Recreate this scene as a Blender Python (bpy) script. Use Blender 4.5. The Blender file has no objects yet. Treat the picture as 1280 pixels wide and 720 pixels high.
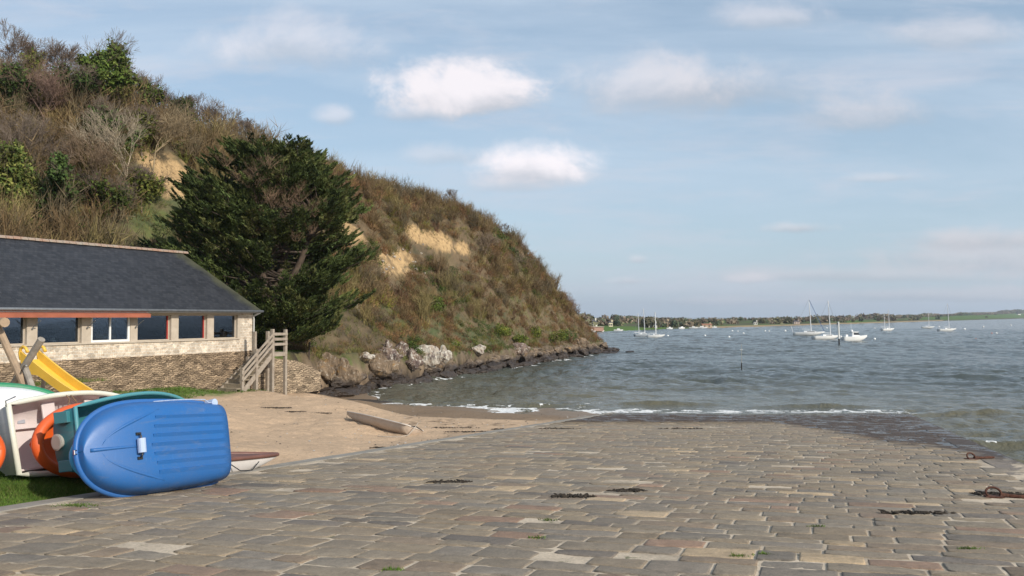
import bpy, math, random
import numpy as np
from mathutils import Vector, Matrix
random.seed(7); rng=np.random.default_rng(7)
SC=bpy.context.scene; COL=SC.collection
R=math.radians

# ---------------- camera, world, sun, exposure ----------------
H=5.2; F=1100.0; PITCH=math.atan(36/1100.)
cd=bpy.data.cameras.new('camera'); cam=bpy.data.objects.new('camera',cd); COL.objects.link(cam)
cd.sensor_width=36; cd.lens=36*F/1280; cd.clip_start=.1; cd.clip_end=20000
cam.location=(0,0,H); cam.rotation_euler=(R(90)+PITCH,0,0); SC.camera=cam
SUNV=Vector((.66,-.60,.50)).normalized()
SEL=math.asin(SUNV.z); SAZ=math.atan2(SUNV.x,SUNV.y)
sl=bpy.data.lights.new('sun','SUN'); sl.energy=4.4; sl.angle=R(.6); sl.color=(1,.93,.82)
so=bpy.data.objects.new('sun',sl); COL.objects.link(so); so.rotation_euler=SUNV.to_track_quat('Z','Y').to_euler()
SC.view_settings.view_transform='Standard'; SC.view_settings.look='None'; SC.view_settings.gamma=1
SC.view_settings.exposure=0.0; SC.view_settings.use_curve_mapping=False
SC.cycles.max_bounces=6; SC.cycles.transparent_max_bounces=12

class NT:
    """small helper to write node trees"""
    def __init__(s,nt): s.nt=nt; s.N=nt.nodes; s.L=nt.links
    def n(s,t,**k):
        o=s.N.new(t)
        for a,b in k.items(): setattr(o,a,b)
        return o
    def put(s,sock,v):
        if hasattr(v,'is_output'): s.L.new(v,sock)
        elif v is not None:
            if hasattr(sock,'default_value') and hasattr(sock.default_value,'__len__') and not hasattr(v,'__len__'): v=(v,)*len(sock.default_value)
            if hasattr(v,'__len__') and len(v)==3 and sock.type=='RGBA': v=tuple(v)+(1,)
            sock.default_value=v
    def m(s,op,a,b=None,c=None,clamp=False):
        o=s.n('ShaderNodeMath',operation=op,use_clamp=clamp); s.put(o.inputs[0],a)
        if b is not None: s.put(o.inputs[1],b)
        if c is not None: s.put(o.inputs[2],c)
        return o.outputs[0]
    def mix(s,f,a,b,blend='MIX'):
        o=s.n('ShaderNodeMix',data_type='RGBA',blend_type=blend); s.put(o.inputs[0],f); s.put(o.inputs[6],a); s.put(o.inputs[7],b); return o.outputs[2]
    def noise(s,vec,scale,detail=4,rough=.55,dist=0):
        o=s.n('ShaderNodeTexNoise'); s.put(o.inputs['Vector'],vec); o.inputs['Scale'].default_value=scale
        o.inputs['Detail'].default_value=detail; o.inputs['Roughness'].default_value=rough; o.inputs['Distortion'].default_value=dist
        return o.outputs['Fac']
    def ramp(s,f,stops,interp='LINEAR'):
        o=s.n('ShaderNodeValToRGB'); o.color_ramp.interpolation=interp; e=o.color_ramp.elements
        while len(e)<len(stops): e.new(.5)
        for i,(p,c) in enumerate(stops):
            e[i].position=p; e[i].color=(tuple(c)+(1,)) if hasattr(c,'__len__') else (c,c,c,1)
        s.put(o.inputs[0],f); return o.outputs[0]
    def mapr(s,f,a,b,c=0,d=1):
        o=s.n('ShaderNodeMapRange'); s.put(o.inputs[0],f)
        for i,v in enumerate((a,b,c,d)): o.inputs[i+1].default_value=v
        return o.outputs[0]
    def scale(s,vec,sc):
        o=s.n('ShaderNodeMapping'); s.put(o.inputs['Vector'],vec); o.inputs['Scale'].default_value=sc; return o.outputs[0]
    def bump(s,h,strength=.5,dist=.05,nrm=None):
        o=s.n('ShaderNodeBump'); o.inputs['Strength'].default_value=strength; o.inputs['Distance'].default_value=dist; s.put(o.inputs['Height'],h)
        if nrm is not None: s.put(o.inputs['Normal'],nrm)
        return o.outputs[0]

def newmat(name):
    m=bpy.data.materials.new(name); m.use_nodes=True; t=NT(m.node_tree); t.N.clear()
    out=t.n('ShaderNodeOutputMaterial'); b=t.n('ShaderNodeBsdfPrincipled'); t.L.new(b.outputs[0],out.inputs[0])
    return m,t,b,out
def pos(t): return t.n('ShaderNodeNewGeometry').outputs['Position']
def obc(t): return t.n('ShaderNodeTexCoord').outputs['Object']
def simple(name,col,rough=.6,var=.15,scale=6,bump=0,metal=0,spec=.5,coord='o',col2=None,sc2=None):
    m,t,b,_=newmat(name); v=obc(t) if coord=='o' else pos(t)
    n=t.noise(v,scale,5,.6)
    c2=col2 or tuple(c*(1-var*1.6) for c in col)
    c=t.mix(t.mapr(n,.35,.7),col,c2)
    n2=t.noise(v,scale*9,3,.6)
    c=t.mix(1,c,t.ramp(n2,[(0,1-var*.8),(1,1+var*.5)]),'MULTIPLY')
    t.put(b.inputs['Base Color'],c); b.inputs['Metallic'].default_value=metal; b.inputs['Specular IOR Level'].default_value=spec
    t.put(b.inputs['Roughness'],t.mapr(n2,.2,.8,max(0,rough-.08),min(1,rough+.1)))
    if bump: t.put(b.inputs['Normal'],t.bump(n2,bump,.01))
    return m

# sky
w=bpy.data.worlds.new('World'); SC.world=w; w.use_nodes=True; t=NT(w.node_tree); t.N.clear()
wo=t.n('ShaderNodeOutputWorld'); bg=t.n('ShaderNodeBackground'); t.L.new(bg.outputs[0],wo.inputs[0])
sky=t.n('ShaderNodeTexSky',sky_type='NISHITA',sun_disc=False,sun_elevation=SEL,sun_rotation=SAZ,altitude=0,air_density=1.0,dust_density=1.2,ozone_density=1.2)
bg.inputs[1].default_value=.125
tc=t.n('ShaderNodeTexCoord').outputs['Generated']
sx=t.n('ShaderNodeSeparateXYZ'); t.L.new(tc,sx.inputs[0]); X,Y,Z=sx.outputs
ya=t.m('MAXIMUM',t.m('ABSOLUTE',Y),.25)
u=t.m('DIVIDE',X,ya); v=t.m('DIVIDE',Z,ya)
cmb=t.n('ShaderNodeCombineXYZ'); t.put(cmb.inputs[0],u); t.put(cmb.inputs[1],t.m('MULTIPLY',v,1.35)); t.put(cmb.inputs[2],t.m('MULTIPLY',Y,.3))
uv=cmb.outputs[0]
nw=t.noise(uv,8.5,9,.64,.25); nb=t.noise(uv,2.2,5,.55,.4)
cmb2=t.n('ShaderNodeCombineXYZ'); t.put(cmb2.inputs[0],t.m('MULTIPLY',u,.8)); t.put(cmb2.inputs[1],t.m('MULTIPLY',v,4.2)); cmb2.inputs[2].default_value=3.3
nst=t.noise(cmb2.outputs[0],2.0,7,.6,.5)
hazy=t.mix(t.mapr(v,0,.45,.64,.36),sky.outputs[0],(4.2,5.55,6.9))
# high thin veil
veil=t.m('MULTIPLY',t.mapr(nst,.40,.72),t.mapr(v,0.0,.2,.35,.85))
c=t.mix(t.m('MULTIPLY',veil,.68),hazy,(5.4,6.2,7.2))
thin=t.m('MULTIPLY',t.mapr(t.noise(cmb2.outputs[0],4.5,8,.65,.3),.50,.72),.52)
c=t.mix(thin,c,(5.5,5.6,6.3))
def cloud(c,px,py,hx,hy,amt,bright,rag=.9,flat=1.6,soft=.85):
    cu,cv=(px-640)/F,(396-py)/F
    du=t.m('DIVIDE',t.m('SUBTRACT',u,cu),hx/F)
    dv=t.m('DIVIDE',t.m('SUBTRACT',v,cv),hy/F)
    dvn=t.m('MULTIPLY',t.m('MINIMUM',dv,0),flat); dvp=t.m('MAXIMUM',dv,0); dv2=t.m('ADD',dvn,dvp)
    r=t.m('SQRT',t.m('ADD',t.m('MULTIPLY',du,du),t.m('MULTIPLY',dv2,dv2)))
    k=t.m('ADD',t.m('SUBTRACT',1,r),t.m('MULTIPLY',t.m('SUBTRACT',nw,.5),rag*2.6))
    k=t.m('ADD',k,t.m('MULTIPLY',t.m('SUBTRACT',nb,.5),rag))
    mask=t.m('MULTIPLY',t.n_ss(k,-.15,soft),amt)
    lit=t.n_ss(t.m('ADD',dv,t.m('MULTIPLY',t.m('SUBTRACT',nw,.5),2.2)),-.55,.45)
    colr=t.mix(lit,tuple(x*bright*.80 for x in (5.7,6.0,6.7)),tuple(x*bright for x in (8.1,7.7,8.0)))
    return t.mix(mask,c,colr)
def _ss(k,a,b):
    o=t.n('ShaderNodeMapRange',interpolation_type='SMOOTHSTEP'); t.put(o.inputs[0],k); o.inputs[1].default_value=a;o.inputs[2].default_value=b; return o.outputs[0]
t.n_ss=_ss
for a in [(596,124,112,46,.97,.98,1.05,2.1,.6),(524,140,60,20,.6,.93),(668,214,84,40,.98,1.04,.75,1.8,.6),(640,232,62,17,.4,.85),(830,112,150,54,.62,.88),(940,112,130,46,.42,.82),(350,58,110,46,.5,.92),(975,20,85,24,.45,.92),
          (1090,140,110,34,.5,.80),(1200,40,120,34,.45,.86),(1000,286,50,12,.6,.82),(940,350,40,9,.6,.93),(798,326,18,11,.6,.95),(788,352,34,9,.6,.9),(1230,320,150,34,.55,.74),(1050,345,210,16,.5,.74),(1150,370,200,13,.55,.74),(1235,300,130,22,.5,.74),(950,378,150,9,.4,.8),
          (420,145,26,16,.45,.95),(560,195,60,20,.35,.88),(1110,222,60,9,.35,.84)]:
    c=cloud(c,*a)
# warm-grey haze hugging the horizon
c=t.mix(t.m('MULTIPLY',t.n_ss(v,.09,-.01),.35),c,(5.0,5.6,6.6))
t.put(bg.inputs[0],c)

# ---------------- object helpers ----------------
def tag(o,label=None,cat=None,group=None,kind=None):
    if label:o['label']=label
    if cat:o['category']=cat
    if group:o['group']=group
    if kind:o['kind']=kind
    return o
def empty(name,loc,rot=(0,0,0),label=None,cat=None,group=None,scale=None):
    o=bpy.data.objects.new(name,None); COL.objects.link(o); o.location=loc; o.rotation_euler=rot; o.empty_display_size=.3
    if scale:o.scale=(scale,)*3
    return tag(o,label,cat,group)
def link(name,me,mats,parent=None,loc=None,rot=None):
    o=bpy.data.objects.new(name,me); COL.objects.link(o)
    if mats is not None:
        for m in (mats if isinstance(mats,(list,tuple)) else [mats]): me.materials.append(m)
    if parent:o.parent=parent
    if loc is not None:o.location=loc
    if rot is not None:o.rotation_euler=rot
    return o
def npmesh(name,V,Fc,cols=None,attrs=None,smooth=False):
    """V (n,3); Fc an (m,k) array or list of such arrays"""
    V=np.ascontiguousarray(V,dtype=np.float32); 
    if not isinstance(Fc,(list,tuple)): Fc=[Fc]
    Fc=[np.asarray(f,dtype=np.int32) for f in Fc if len(f)]
    me=bpy.data.meshes.new(name); me.vertices.add(len(V)); me.vertices.foreach_set('co',V.ravel())
    li=np.concatenate([f.ravel() for f in Fc]); tot=np.concatenate([np.full(len(f),f.shape[1],np.int32) for f in Fc])
    st=np.concatenate([[0],np.cumsum(tot)[:-1]]).astype(np.int32)
    me.loops.add(len(li)); me.loops.foreach_set('vertex_index',li)
    me.polygons.add(len(tot)); me.polygons.foreach_set('loop_start',st); me.polygons.foreach_set('loop_total',tot)
    if smooth: me.polygons.foreach_set('use_smooth',np.ones(len(tot),bool))
    me.update(calc_edges=True)
    if cols is not None:
        a=me.color_attributes.new('Col','FLOAT_COLOR','POINT'); c=np.ones((len(V),4),np.float32); c[:,:3]=cols; a.data.foreach_set('color',c.ravel())
    if attrs:
        for k,vv in attrs.items():
            a=me.attributes.new(k,'FLOAT','POINT'); a.data.foreach_set('value',np.asarray(vv,np.float32))
    return me
class MB:
    """collects boxes, bars, tubes into one mesh"""
    def __init__(s): s.v=[]; s.f=[]; s.mi=[]
    def add(s,vs,fs,mi=0):
        b=len(s.v); s.v+= [tuple(p) for p in vs]; s.f+=[[i+b for i in f] for f in fs]; s.mi+=[mi]*len(fs); return s
    def box(s,c,d,rot=None,mi=0,taper=1):
        x,y,z=[k/2 for k in d]; vs=[Vector((a*x*(taper if cc>0 else 1),b*y*(taper if cc>0 else 1),cc*z)) for cc in(-1,1) for b in(-1,1) for a in(-1,1)]
        if rot is not None: vs=[rot@p for p in vs]
        vs=[p+Vector(c) for p in vs]
        return s.add(vs,[(0,2,3,1),(4,5,7,6),(0,1,5,4),(2,6,7,3),(0,4,6,2),(1,3,7,5)],mi)
    def lim(s,a,b,mi=0):
        return s.box([(p+q)/2 for p,q in zip(a,b)],[abs(q-p) for p,q in zip(a,b)],mi=mi)
    def tube(s,pts,r,seg=8,mi=0,cap=True,closed=False):
        pts=[Vector(p) for p in pts]; n=len(pts); rr=r if hasattr(r,'__len__') else [r]*n; vs=[];fs=[]
        up=None
        for i,p in enumerate(pts):
            if closed: d=(pts[(i+1)%n]-pts[i-1]).normalized()
            else: d=(pts[min(i+1,n-1)]-pts[max(i-1,0)]).normalized()
            if up is None: up=Vector((0,0,1)) if abs(d.z)<.9 else Vector((1,0,0))
            a=(up-d*up.dot(d))
            if a.length<1e-4: a=d.orthogonal()
            a.normalize(); up=a; b=d.cross(a)
            for k in range(seg):
                an=2*math.pi*k/seg; vs.append(p+(a*math.cos(an)+b*math.sin(an))*rr[i])
        for i in range(n if closed else n-1):
            j=(i+1)%n
            for k in range(seg):
                k2=(k+1)%seg; fs.append((i*seg+k,i*seg+k2,j*seg+k2,j*seg+k))
        if cap and not closed: fs.append(tuple(range(seg))[::-1]); fs.append(tuple((n-1)*seg+k for k in range(seg)))
        return s.add(vs,fs,mi)
    def bar(s,a,b,wd,h,mi=0,up=(0,0,1)):
        a,b=Vector(a),Vector(b); d=(b-a); L=d.length; d.normalize(); u=Vector(up); y=u.cross(d)
        if y.length<1e-4: y=Vector((0,1,0))
        y.normalize(); z=d.cross(y); M=Matrix((d,y,z)).transposed(); return s.box((a+b)/2,(L,wd,h),M,mi)
    def prism(s,poly,z0,z1,mi=0,axis='z'):
        n=len(poly)
        def P(p,z): return (p[0],p[1],z) if axis=='z' else ((p[0],z,p[1]) if axis=='y' else (z,p[0],p[1]))
        vs=[P(p,z0) for p in poly]+[P(p,z1) for p in poly]
        fs=[tuple(range(n))[::-1],tuple(range(n,2*n))]+[(i,(i+1)%n,(i+1)%n+n,i+n) for i in range(n)]
        return s.add(vs,fs,mi)
    def build(s,name,mats,parent=None,smooth=False,bevel=0,loc=None,rot=None,bseg=2):
        me=bpy.data.meshes.new(name); me.from_pydata([tuple(v) for v in s.v],[],s.f); me.update()
        import bmesh
        bm=bmesh.new(); bm.from_mesh(me); bmesh.ops.recalc_face_normals(bm,faces=bm.faces)
        if bevel: bmesh.ops.bevel(bm,geom=bm.edges[:],offset=bevel,segments=bseg,affect='EDGES',profile=.6)
        bm.to_mesh(me); bm.free()
        if not bevel:
            for p,mi in zip(me.polygons,s.mi): p.material_index=mi
        o=link(name,me,mats,parent,loc,rot)
        if smooth:
            for p in me.polygons:p.use_smooth=True
        return o
def copy_tree(o,parent=None):
    c=o.copy(); COL.objects.link(c); c.parent=parent
    for ch in list(o.children): copy_tree(ch,c)
    return c
def place(o,loc,rot=None,scale=None,label=None,cat=None,group=None):
    o.location=loc
    if rot is not None:o.rotation_euler=rot
    if scale is not None:o.scale=scale if hasattr(scale,'__len__') else (scale,)*3
    if label:o['label']=label
    if cat:o['category']=cat
    if group:o['group']=group
    return o

# ---------------- terrain maths ----------------
def ray(px,py):
    X=(px-640)/F; Z=(360-py)/F; c,s=math.cos(PITCH),math.sin(PITCH)
    return np.array([X, c-Z*s, s+Z*c])
def at(px,py,D):
    r=ray(px,py); r=r/r[1]; return np.array([r[0]*D, D, H+r[2]*D])
def _h(ix,iy,s):
    n=(ix*374761393+iy*668265263+s*1274126177)&0x7fffffff
    n=((n^(n>>13))*1274126177)&0x7fffffff
    return ((n^(n>>16))&0xffff)/65535.0
def vn(x,y,s=0):
    x=np.asarray(x,float);y=np.asarray(y,float)
    ix=np.floor(x).astype(np.int64);iy=np.floor(y).astype(np.int64);fx=x-ix;fy=y-iy
    fx=fx*fx*(3-2*fx);fy=fy*fy*(3-2*fy)
    a=_h(ix,iy,s);b=_h(ix+1,iy,s);c=_h(ix,iy+1,s);d=_h(ix+1,iy+1,s)
    return (a*(1-fx)+b*fx)*(1-fy)+(c*(1-fx)+d*fx)*fy
def fbm(x,y,s=0,o=4):
    t=0;a=.5;k=0
    for i in range(o): t=t+a*(vn(x,y,s+i*17)-.5)*2;k+=a;a*=.5;x=x*2.03+5.1;y=y*2.03+1.7
    return t/k
def sm(a,b,x):
    t=np.clip((x-a)/(b-a),0,1);return t*t*(3-2*t)
POLY=np.array([(-12.2,46.8),(-12.9,51),(-11.6,58),(-10.4,63),(-8.9,68),(-5,79),(-2.4,86.7),(4.6,105),(12.3,127),(15.4,131),(10,140),(-10,155),(-60,175),(-170,175),(-170,-60),(-60,-60),(-45,-12),(-27.1,19.3),(-14.4,46.4)],float)
def pdist(x,y):
    x=np.asarray(x,float);y=np.asarray(y,float)
    d=np.full(x.shape,1e9);ins=np.zeros(x.shape,bool);n=len(POLY)
    for i in range(n):
        ax,ay=POLY[i];bx,by=POLY[(i+1)%n]
        ex,ey=bx-ax,by-ay;t=np.clip(((x-ax)*ex+(y-ay)*ey)/(ex*ex+ey*ey),0,1)
        d=np.minimum(d,np.hypot(x-ax-t*ex,y-ay-t*ey))
        c=((ay>y)!=(by>y)); 
        xi=ax+(y-ay)/(by-ay if by!=ay else 1e-9)*ex
        ins^=c&(x<xi)
    return np.where(ins,d,-d)
CP=np.array([(-13,42.5,1.62),(-9,40,1.45),(-16.2,40.3,1.95),(-18,36,2.05),(-20,28,2.2),(-6,49.8,0),(0,48.4,0),(-9,52.8,0),(-11,56,0.05),(-12,60,.05),(-15,47,1.5),(-11.5,46.5,1.15),(-12,50,.8),
 (-5,56,-.7),(0,56,-.7),(8,60,-1.2),(-6,64,-.9),(-30,10,2.95),(-15,12,2.85),(-12,18,2.65),(-9,24,2.1),(-7,32,1.35),(-3,36,.9),(-5,44,.42),(-9,46,.75),(-8,12,2.86),(-8,14,2.72),(-7,16,2.5),(-12,30,2.0),(-25,20,2.6),(-8,5,3.1),(-2,42,.4),
 (-4,30,1.08),(-7,28,1.4),(20,100,-3),(0,75,-2),(30,70,-3),(10,90,-3),(40,120,-4),(-40,0,3.2),(-25,0,3.1),(-10,-5,3.6)],float)
def slz(y): return 3.6-.075*y
def xL(y): return -10.3+.3267*y
def xR(y): return 3.7+.37*y
def base(x,y):
    num=0;den=0
    for a,b,c in CP:
        w=1/(((x-a)**2+(y-b)**2)**1.6+.5);num=num+w*c;den=den+w
    z=num/den
    q=xL(y)-x
    e=slz(y)-.07
    w=np.exp(-np.clip(q,0,None)**2/(2*1.2**2))*sm(62,54,y)
    z=z*(1-w)+e*w
    z=np.where((q<0)&(x<xR(y)),np.minimum(e-.25,e-.25),z)
    z=np.where(x>=xR(y)-.05,np.minimum(-1.6,e-.5),z)
    z=np.where(np.hypot(x,y-50)>110,-4.0,z)
    return z
def gh(x,y,detail=True):
    b=base(x,y)
    d=pdist(x,y)
    if detail: d=d+.5*fbm(x*.35,y*.35,3)+.25*fbm(x*1.3,y*1.3,8)*sm(40,50,y)
    off=np.interp(y,[50,54,60,66],[9.5,8,3,.3])
    Wd=np.interp(y,[50,65,80,95,110,130],[28,25,21,17,11.5,9])
    Hp=np.interp(y,[60,80,95,110,118,126,134],[24.0,23.2,21.6,19.9,18.8,17.2,10.8])
    rim=np.interp(y,[45,56,64,80,120],[3.2,3.0,2.6,2.0,1.5])
    t=(d-1.3-off)/Wd
    g=np.where(t<0,0,np.where(t<.75,t*1.05,.7875+.2125*(1-np.exp(-(t-.75)*4.94))))
    gully=0
    if detail: gully=(1.1*fbm(x*.09,y*.09,21,3)+.5*fbm(x*.4,y*.4,31,3))*sm(0,.35,t)
    hz=rim+(Hp-rim)*g+gully+sm(1,3,t)*2
    z=b+(hz-b)*sm(-.1,1.3,d)
    return z
GX=np.concatenate([np.arange(-170,-60,4),np.arange(-60,-28,.8),np.arange(-28,-16,.3),np.arange(-16,7,.13),np.arange(7,24,.4),np.arange(24,60,3),[60,90,140]])
GY=np.concatenate([np.arange(-60,4,4),np.arange(4,8,.5),np.arange(8,30,.17),np.arange(30,62,.14),np.arange(62,140,.45),np.arange(140,185,3),[190,240]])
gx,gy=np.meshgrid(GX,GY); x=gx.ravel();y=gy.ravel()
d0=pdist(x,y); z=gh(x,y)
land=(d0<0)
z=z+np.where(land&(z>-.3),.035*fbm(x*.9,y*.9,41,3)+.012*fbm(x*4,y*4,43,2),0)
def hitg(px,py,d0=30,d1=170):
    r=ray(px,py);r=r/r[1];D=np.arange(d0,d1,.1);zz=gh(r[0]*D,D);hit=H+r[2]*D<zz;k=np.argmax(hit) if hit.any() else np.argmax((zz-H)/D);return np.array([r[0]*D[k],D[k],zz[k]])
slope=np.zeros_like(gx)
zz=z.reshape(gx.shape); gzy,gzx=np.gradient(zz,GY,GX); slope=np.hypot(gzx,gzy).ravel()
# ground colours are the colours of the materials themselves: sand, wet sand, grass, soil, ochre clay
def C(*a): return np.array(a)
n1=fbm(x*.8,y*.8,51,4);n2=fbm(x*3,y*3,53,3);n3=fbm(x*.15,y*.15,57,3)
sand=C(.50,.355,.232)[None]*(1+.07*n1+.05*n2)[:,None]
wet=C(.23,.160,.10)[None]*(1+.08*n1)[:,None]
grass=C(.075,.125,.022)[None]*(1+.35*n2)[:,None]+C(.035,.02,.0)[None]*np.clip(n1,0,1)[:,None]
soil=C(.15,.105,.062)[None]*(1+.3*n2)[:,None]
scrubg=C(.092,.070,.042)[None]*(1+.35*n2+.3*n1)[:,None]+C(-.02,.02,-.005)[None]*np.clip(n3*2,0,1)[:,None]
col=sand.copy()
def mixc(a,b,m): return a*(1-m[:,None])+b*m[:,None]
col=mixc(col,wet,sm(.86,.62,z+.10*n1+.05*n2+.02*(x+6)))
# tide line of dark weed
tl=np.abs(z+.05*n1-.92-.02*n2); col=mixc(col,C(.06,.04,.025)[None]+0*col,sm(.03,.0,tl)*sm(.1,.5,n2)*.8)
tl=np.abs(z+.06*n1-1.22); col=mixc(col,C(.09,.06,.035)[None]+0*col,sm(.02,.0,tl)*sm(.25,.6,n2)*.7)
# grass bank in front of the building and along the top of the slip
q=xL(y)-x
oo=.905*(x+13.5)-.424*(y-46); al=-(.424*(x+13.5)+.905*(y-46))
lawn=sm(.7,-.5,oo-2.2-.28*np.clip(al-4,0,20)+.8*n1+.4*n2)*sm(.5,2.0,al+.6*n1)
near=sm(15.6,13.4,y+.5*n1+.35*(x+6.5))
soilm=sm(.9,-.9,oo-4.2-.28*np.clip(al-4,0,20)+1.2*n1)*sm(48.5,46,y)
col=mixc(col,sand*.72,np.clip(soilm*.6*sm(-.2,.5,n2+n1),0,1))
col=mixc(col,grass,np.clip(lawn*sm(-.75,.0,n2*.6+n1),0,1)*sm(-.02,.1,z))
col=mixc(col,grass,near)
dirt=sm(-7.3,-8.3,x+.5*n1)*sm(12.6,11.6,y+.4*n2)*near
col=mixc(col,soil*1.6,dirt*.8)
# headland
hl=sm(-.2,.8,d0+.3*n1)
steep=sm(.9,1.6,slope)
hcol=mixc(scrubg,C(.17,.12,.07)[None]*(1+.3*n2)[:,None],steep*.7)
hg=sm(56,50,y)*sm(11,8,d0)*sm(1,2,z)
hcol=mixc(hcol,grass*.9,hg)
gp=sm(.15,.5,fbm(x*.12,y*.12,77,3)+.3*n2)*.75*sm(3,6,z)
hcol=mixc(hcol,C(.085,.11,.03)[None]*(1+.3*n2)[:,None],gp)
# bare clay faces, found on the hill where they stand
CL=[(212,214,1.9,1.9,0),(226,236,1.5,1.4,.2),(521,294,1.25,1.25,0),(535,298,.9,1.3,.1),(555,303,1.25,1.5,0),(578,311,.9,.9,0),(440,290,1.4,1.3,.5),(490,330,2.4,1.5,.9),(505,322,1.4,1.0,.8)]
clay=np.zeros(len(x)); claym=[]
for px,py,rx,rz,pale in CL:
    p=hitg(px,py); claym.append((p,rx,rz))
    dd=np.sqrt(((x-p[0])*.8/rx)**2+((y-p[1])*.8/rx)**2*.5+((z-p[2])/rz)**2)
    m=sm(1.15,.85,dd+.55*n2+.3*n1)*(1-pale*.8*sm(.1,-.3,n2)); clay=np.maximum(clay,m)
cl=C(.46,.31,.155)[None]*(1+.25*n2+.2*n1)[:,None]
hcol=mixc(hcol,cl,clay)
rockc=C(.14,.105,.07)[None]*(1+.6*n2+.3*n1)[:,None]; rockc=mixc(rockc,C(.07,.10,.025)[None]*(1+.3*n2)[:,None],sm(.0,.35,fbm(x*.5,y*.5,411,3))*sm(1.2,1.8,z))
hcol=mixc(hcol,rockc,sm(2.9,1.9,z+.6*n1)*sm(47,49,y))
hcol=mixc(hcol,grass*.9,sm(59,56,y+.8*n1)*sm(1.0,2.2,d0+.4*n1)*sm(12,10,d0))
dark=C(.035,.027,.02)[None]+0*col
hcol=mixc(hcol,dark,sm(.95,.55,z+.25*n1)*sm(50,54,y))
col=mixc(col,hcol,hl)
# dark weedy shelf in the cove
p=at(425,503,55); dd=((x+10.3)/3.2)**2+((y-53.8)/1.1)**2
col=mixc(col,C(.05,.038,.028)[None]+0*col,sm(1.3,.7,dd+.5*n1))
z=z+.12*sm(1.5,.3,dd+.4*n1)
# footprints / small hollows in dry sand
fp=sm(.55,.8,vn(x*2.6,y*2.6,91))*land*sm(.7,1.0,z); z=z-.045*fp
nx=len(GX);ny=len(GY); ii=np.arange(nx*ny).reshape(ny,nx)
Fq=np.stack([ii[:-1,:-1].ravel(),ii[:-1,1:].ravel(),ii[1:,1:].ravel(),ii[1:,:-1].ravel()],1)
me=npmesh('ground',np.stack([x,y,z],1),Fq,cols=np.clip(col,.005,.9),attrs={'clay':clay*hl},smooth=True)
m,t,b,_=newmat('ground_mat'); P=pos(t)
ca=t.n('ShaderNodeAttribute',attribute_name='Col').outputs['Color']; cy=t.n('ShaderNodeAttribute',attribute_name='clay').outputs['Fac']
nA=t.noise(P,9,6,.65); nB=t.noise(P,45,3,.6); nC=t.noise(P,2.2,5,.6)
c=t.mix(1,ca,t.ramp(nA,[(.2,.72),(.8,1.25)]),'MULTIPLY'); c=t.mix(1,c,t.ramp(nB,[(.2,.84),(.8,1.14)]),'MULTIPLY')
st=t.noise(t.scale(P,(1.6,1.6,.35)),2.2,6,.7)
c=t.mix(cy,c,t.mix(1,c,t.ramp(st,[(.32,.22),(.46,.9),(.6,1.05),(.75,1.3)]),'MULTIPLY'))
t.put(b.inputs['Base Color'],c)
sp=t.n('ShaderNodeSeparateXYZ'); t.L.new(P,sp.inputs[0])
t.put(b.inputs['Roughness'],t.mapr(sp.outputs[2],.25,.6,.45,.95)); b.inputs['Specular IOR Level'].default_value=.25
t.put(b.inputs['Normal'],t.bump(t.m('ADD',t.m('MULTIPLY',nA,1.1),t.m('MULTIPLY',t.m('MULTIPLY',st,cy),4)),.6,.06))
tag(link('ground',me,m),kind='structure')
PBV=np.array([(1,0,0),(0,.8,0),(-1,0,0),(0,-.8,0),(0,0,.6)]); PBF=np.array([(0,1,4),(1,2,4),(2,3,4),(3,0,4)])
n=1500; X_=rng.uniform(-13,4,n); Y_=rng.uniform(17,47,n); Z_=gh(X_,Y_); ok=(X_<xL(Y_)-.1)&(Z_>.1)&((rng.uniform(size=n)<.25)|(np.abs(Z_-.9)<.12)|(np.abs(Z_-1.2)<.05)|(xL(Y_)-X_<1)); X_,Y_,Z_=X_[ok],Y_[ok],Z_[ok]; n=len(X_)
s_=rng.uniform(.012,.045,n); V_=PBV[None]*s_[:,None,None]+np.stack([X_,Y_,Z_+.01],1)[:,None,:]; F_=PBF[None]+(np.arange(n)*5)[:,None,None]
pc=np.array([(.12,.09,.06),(.25,.2,.16),(.06,.045,.03),(.45,.42,.38)])[rng.integers(4,size=n)]
pm,t,b,_=newmat('pebble'); t.put(b.inputs['Base Color'],t.n('ShaderNodeAttribute',attribute_name='Col').outputs['Color']); b.inputs['Roughness'].default_value=.9
tag(link('beach_pebbles',npmesh('beach_pebbles',V_.reshape(-1,3),F_.reshape(-1,3),cols=np.repeat(pc,5,0)),pm),kind='stuff')

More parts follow.
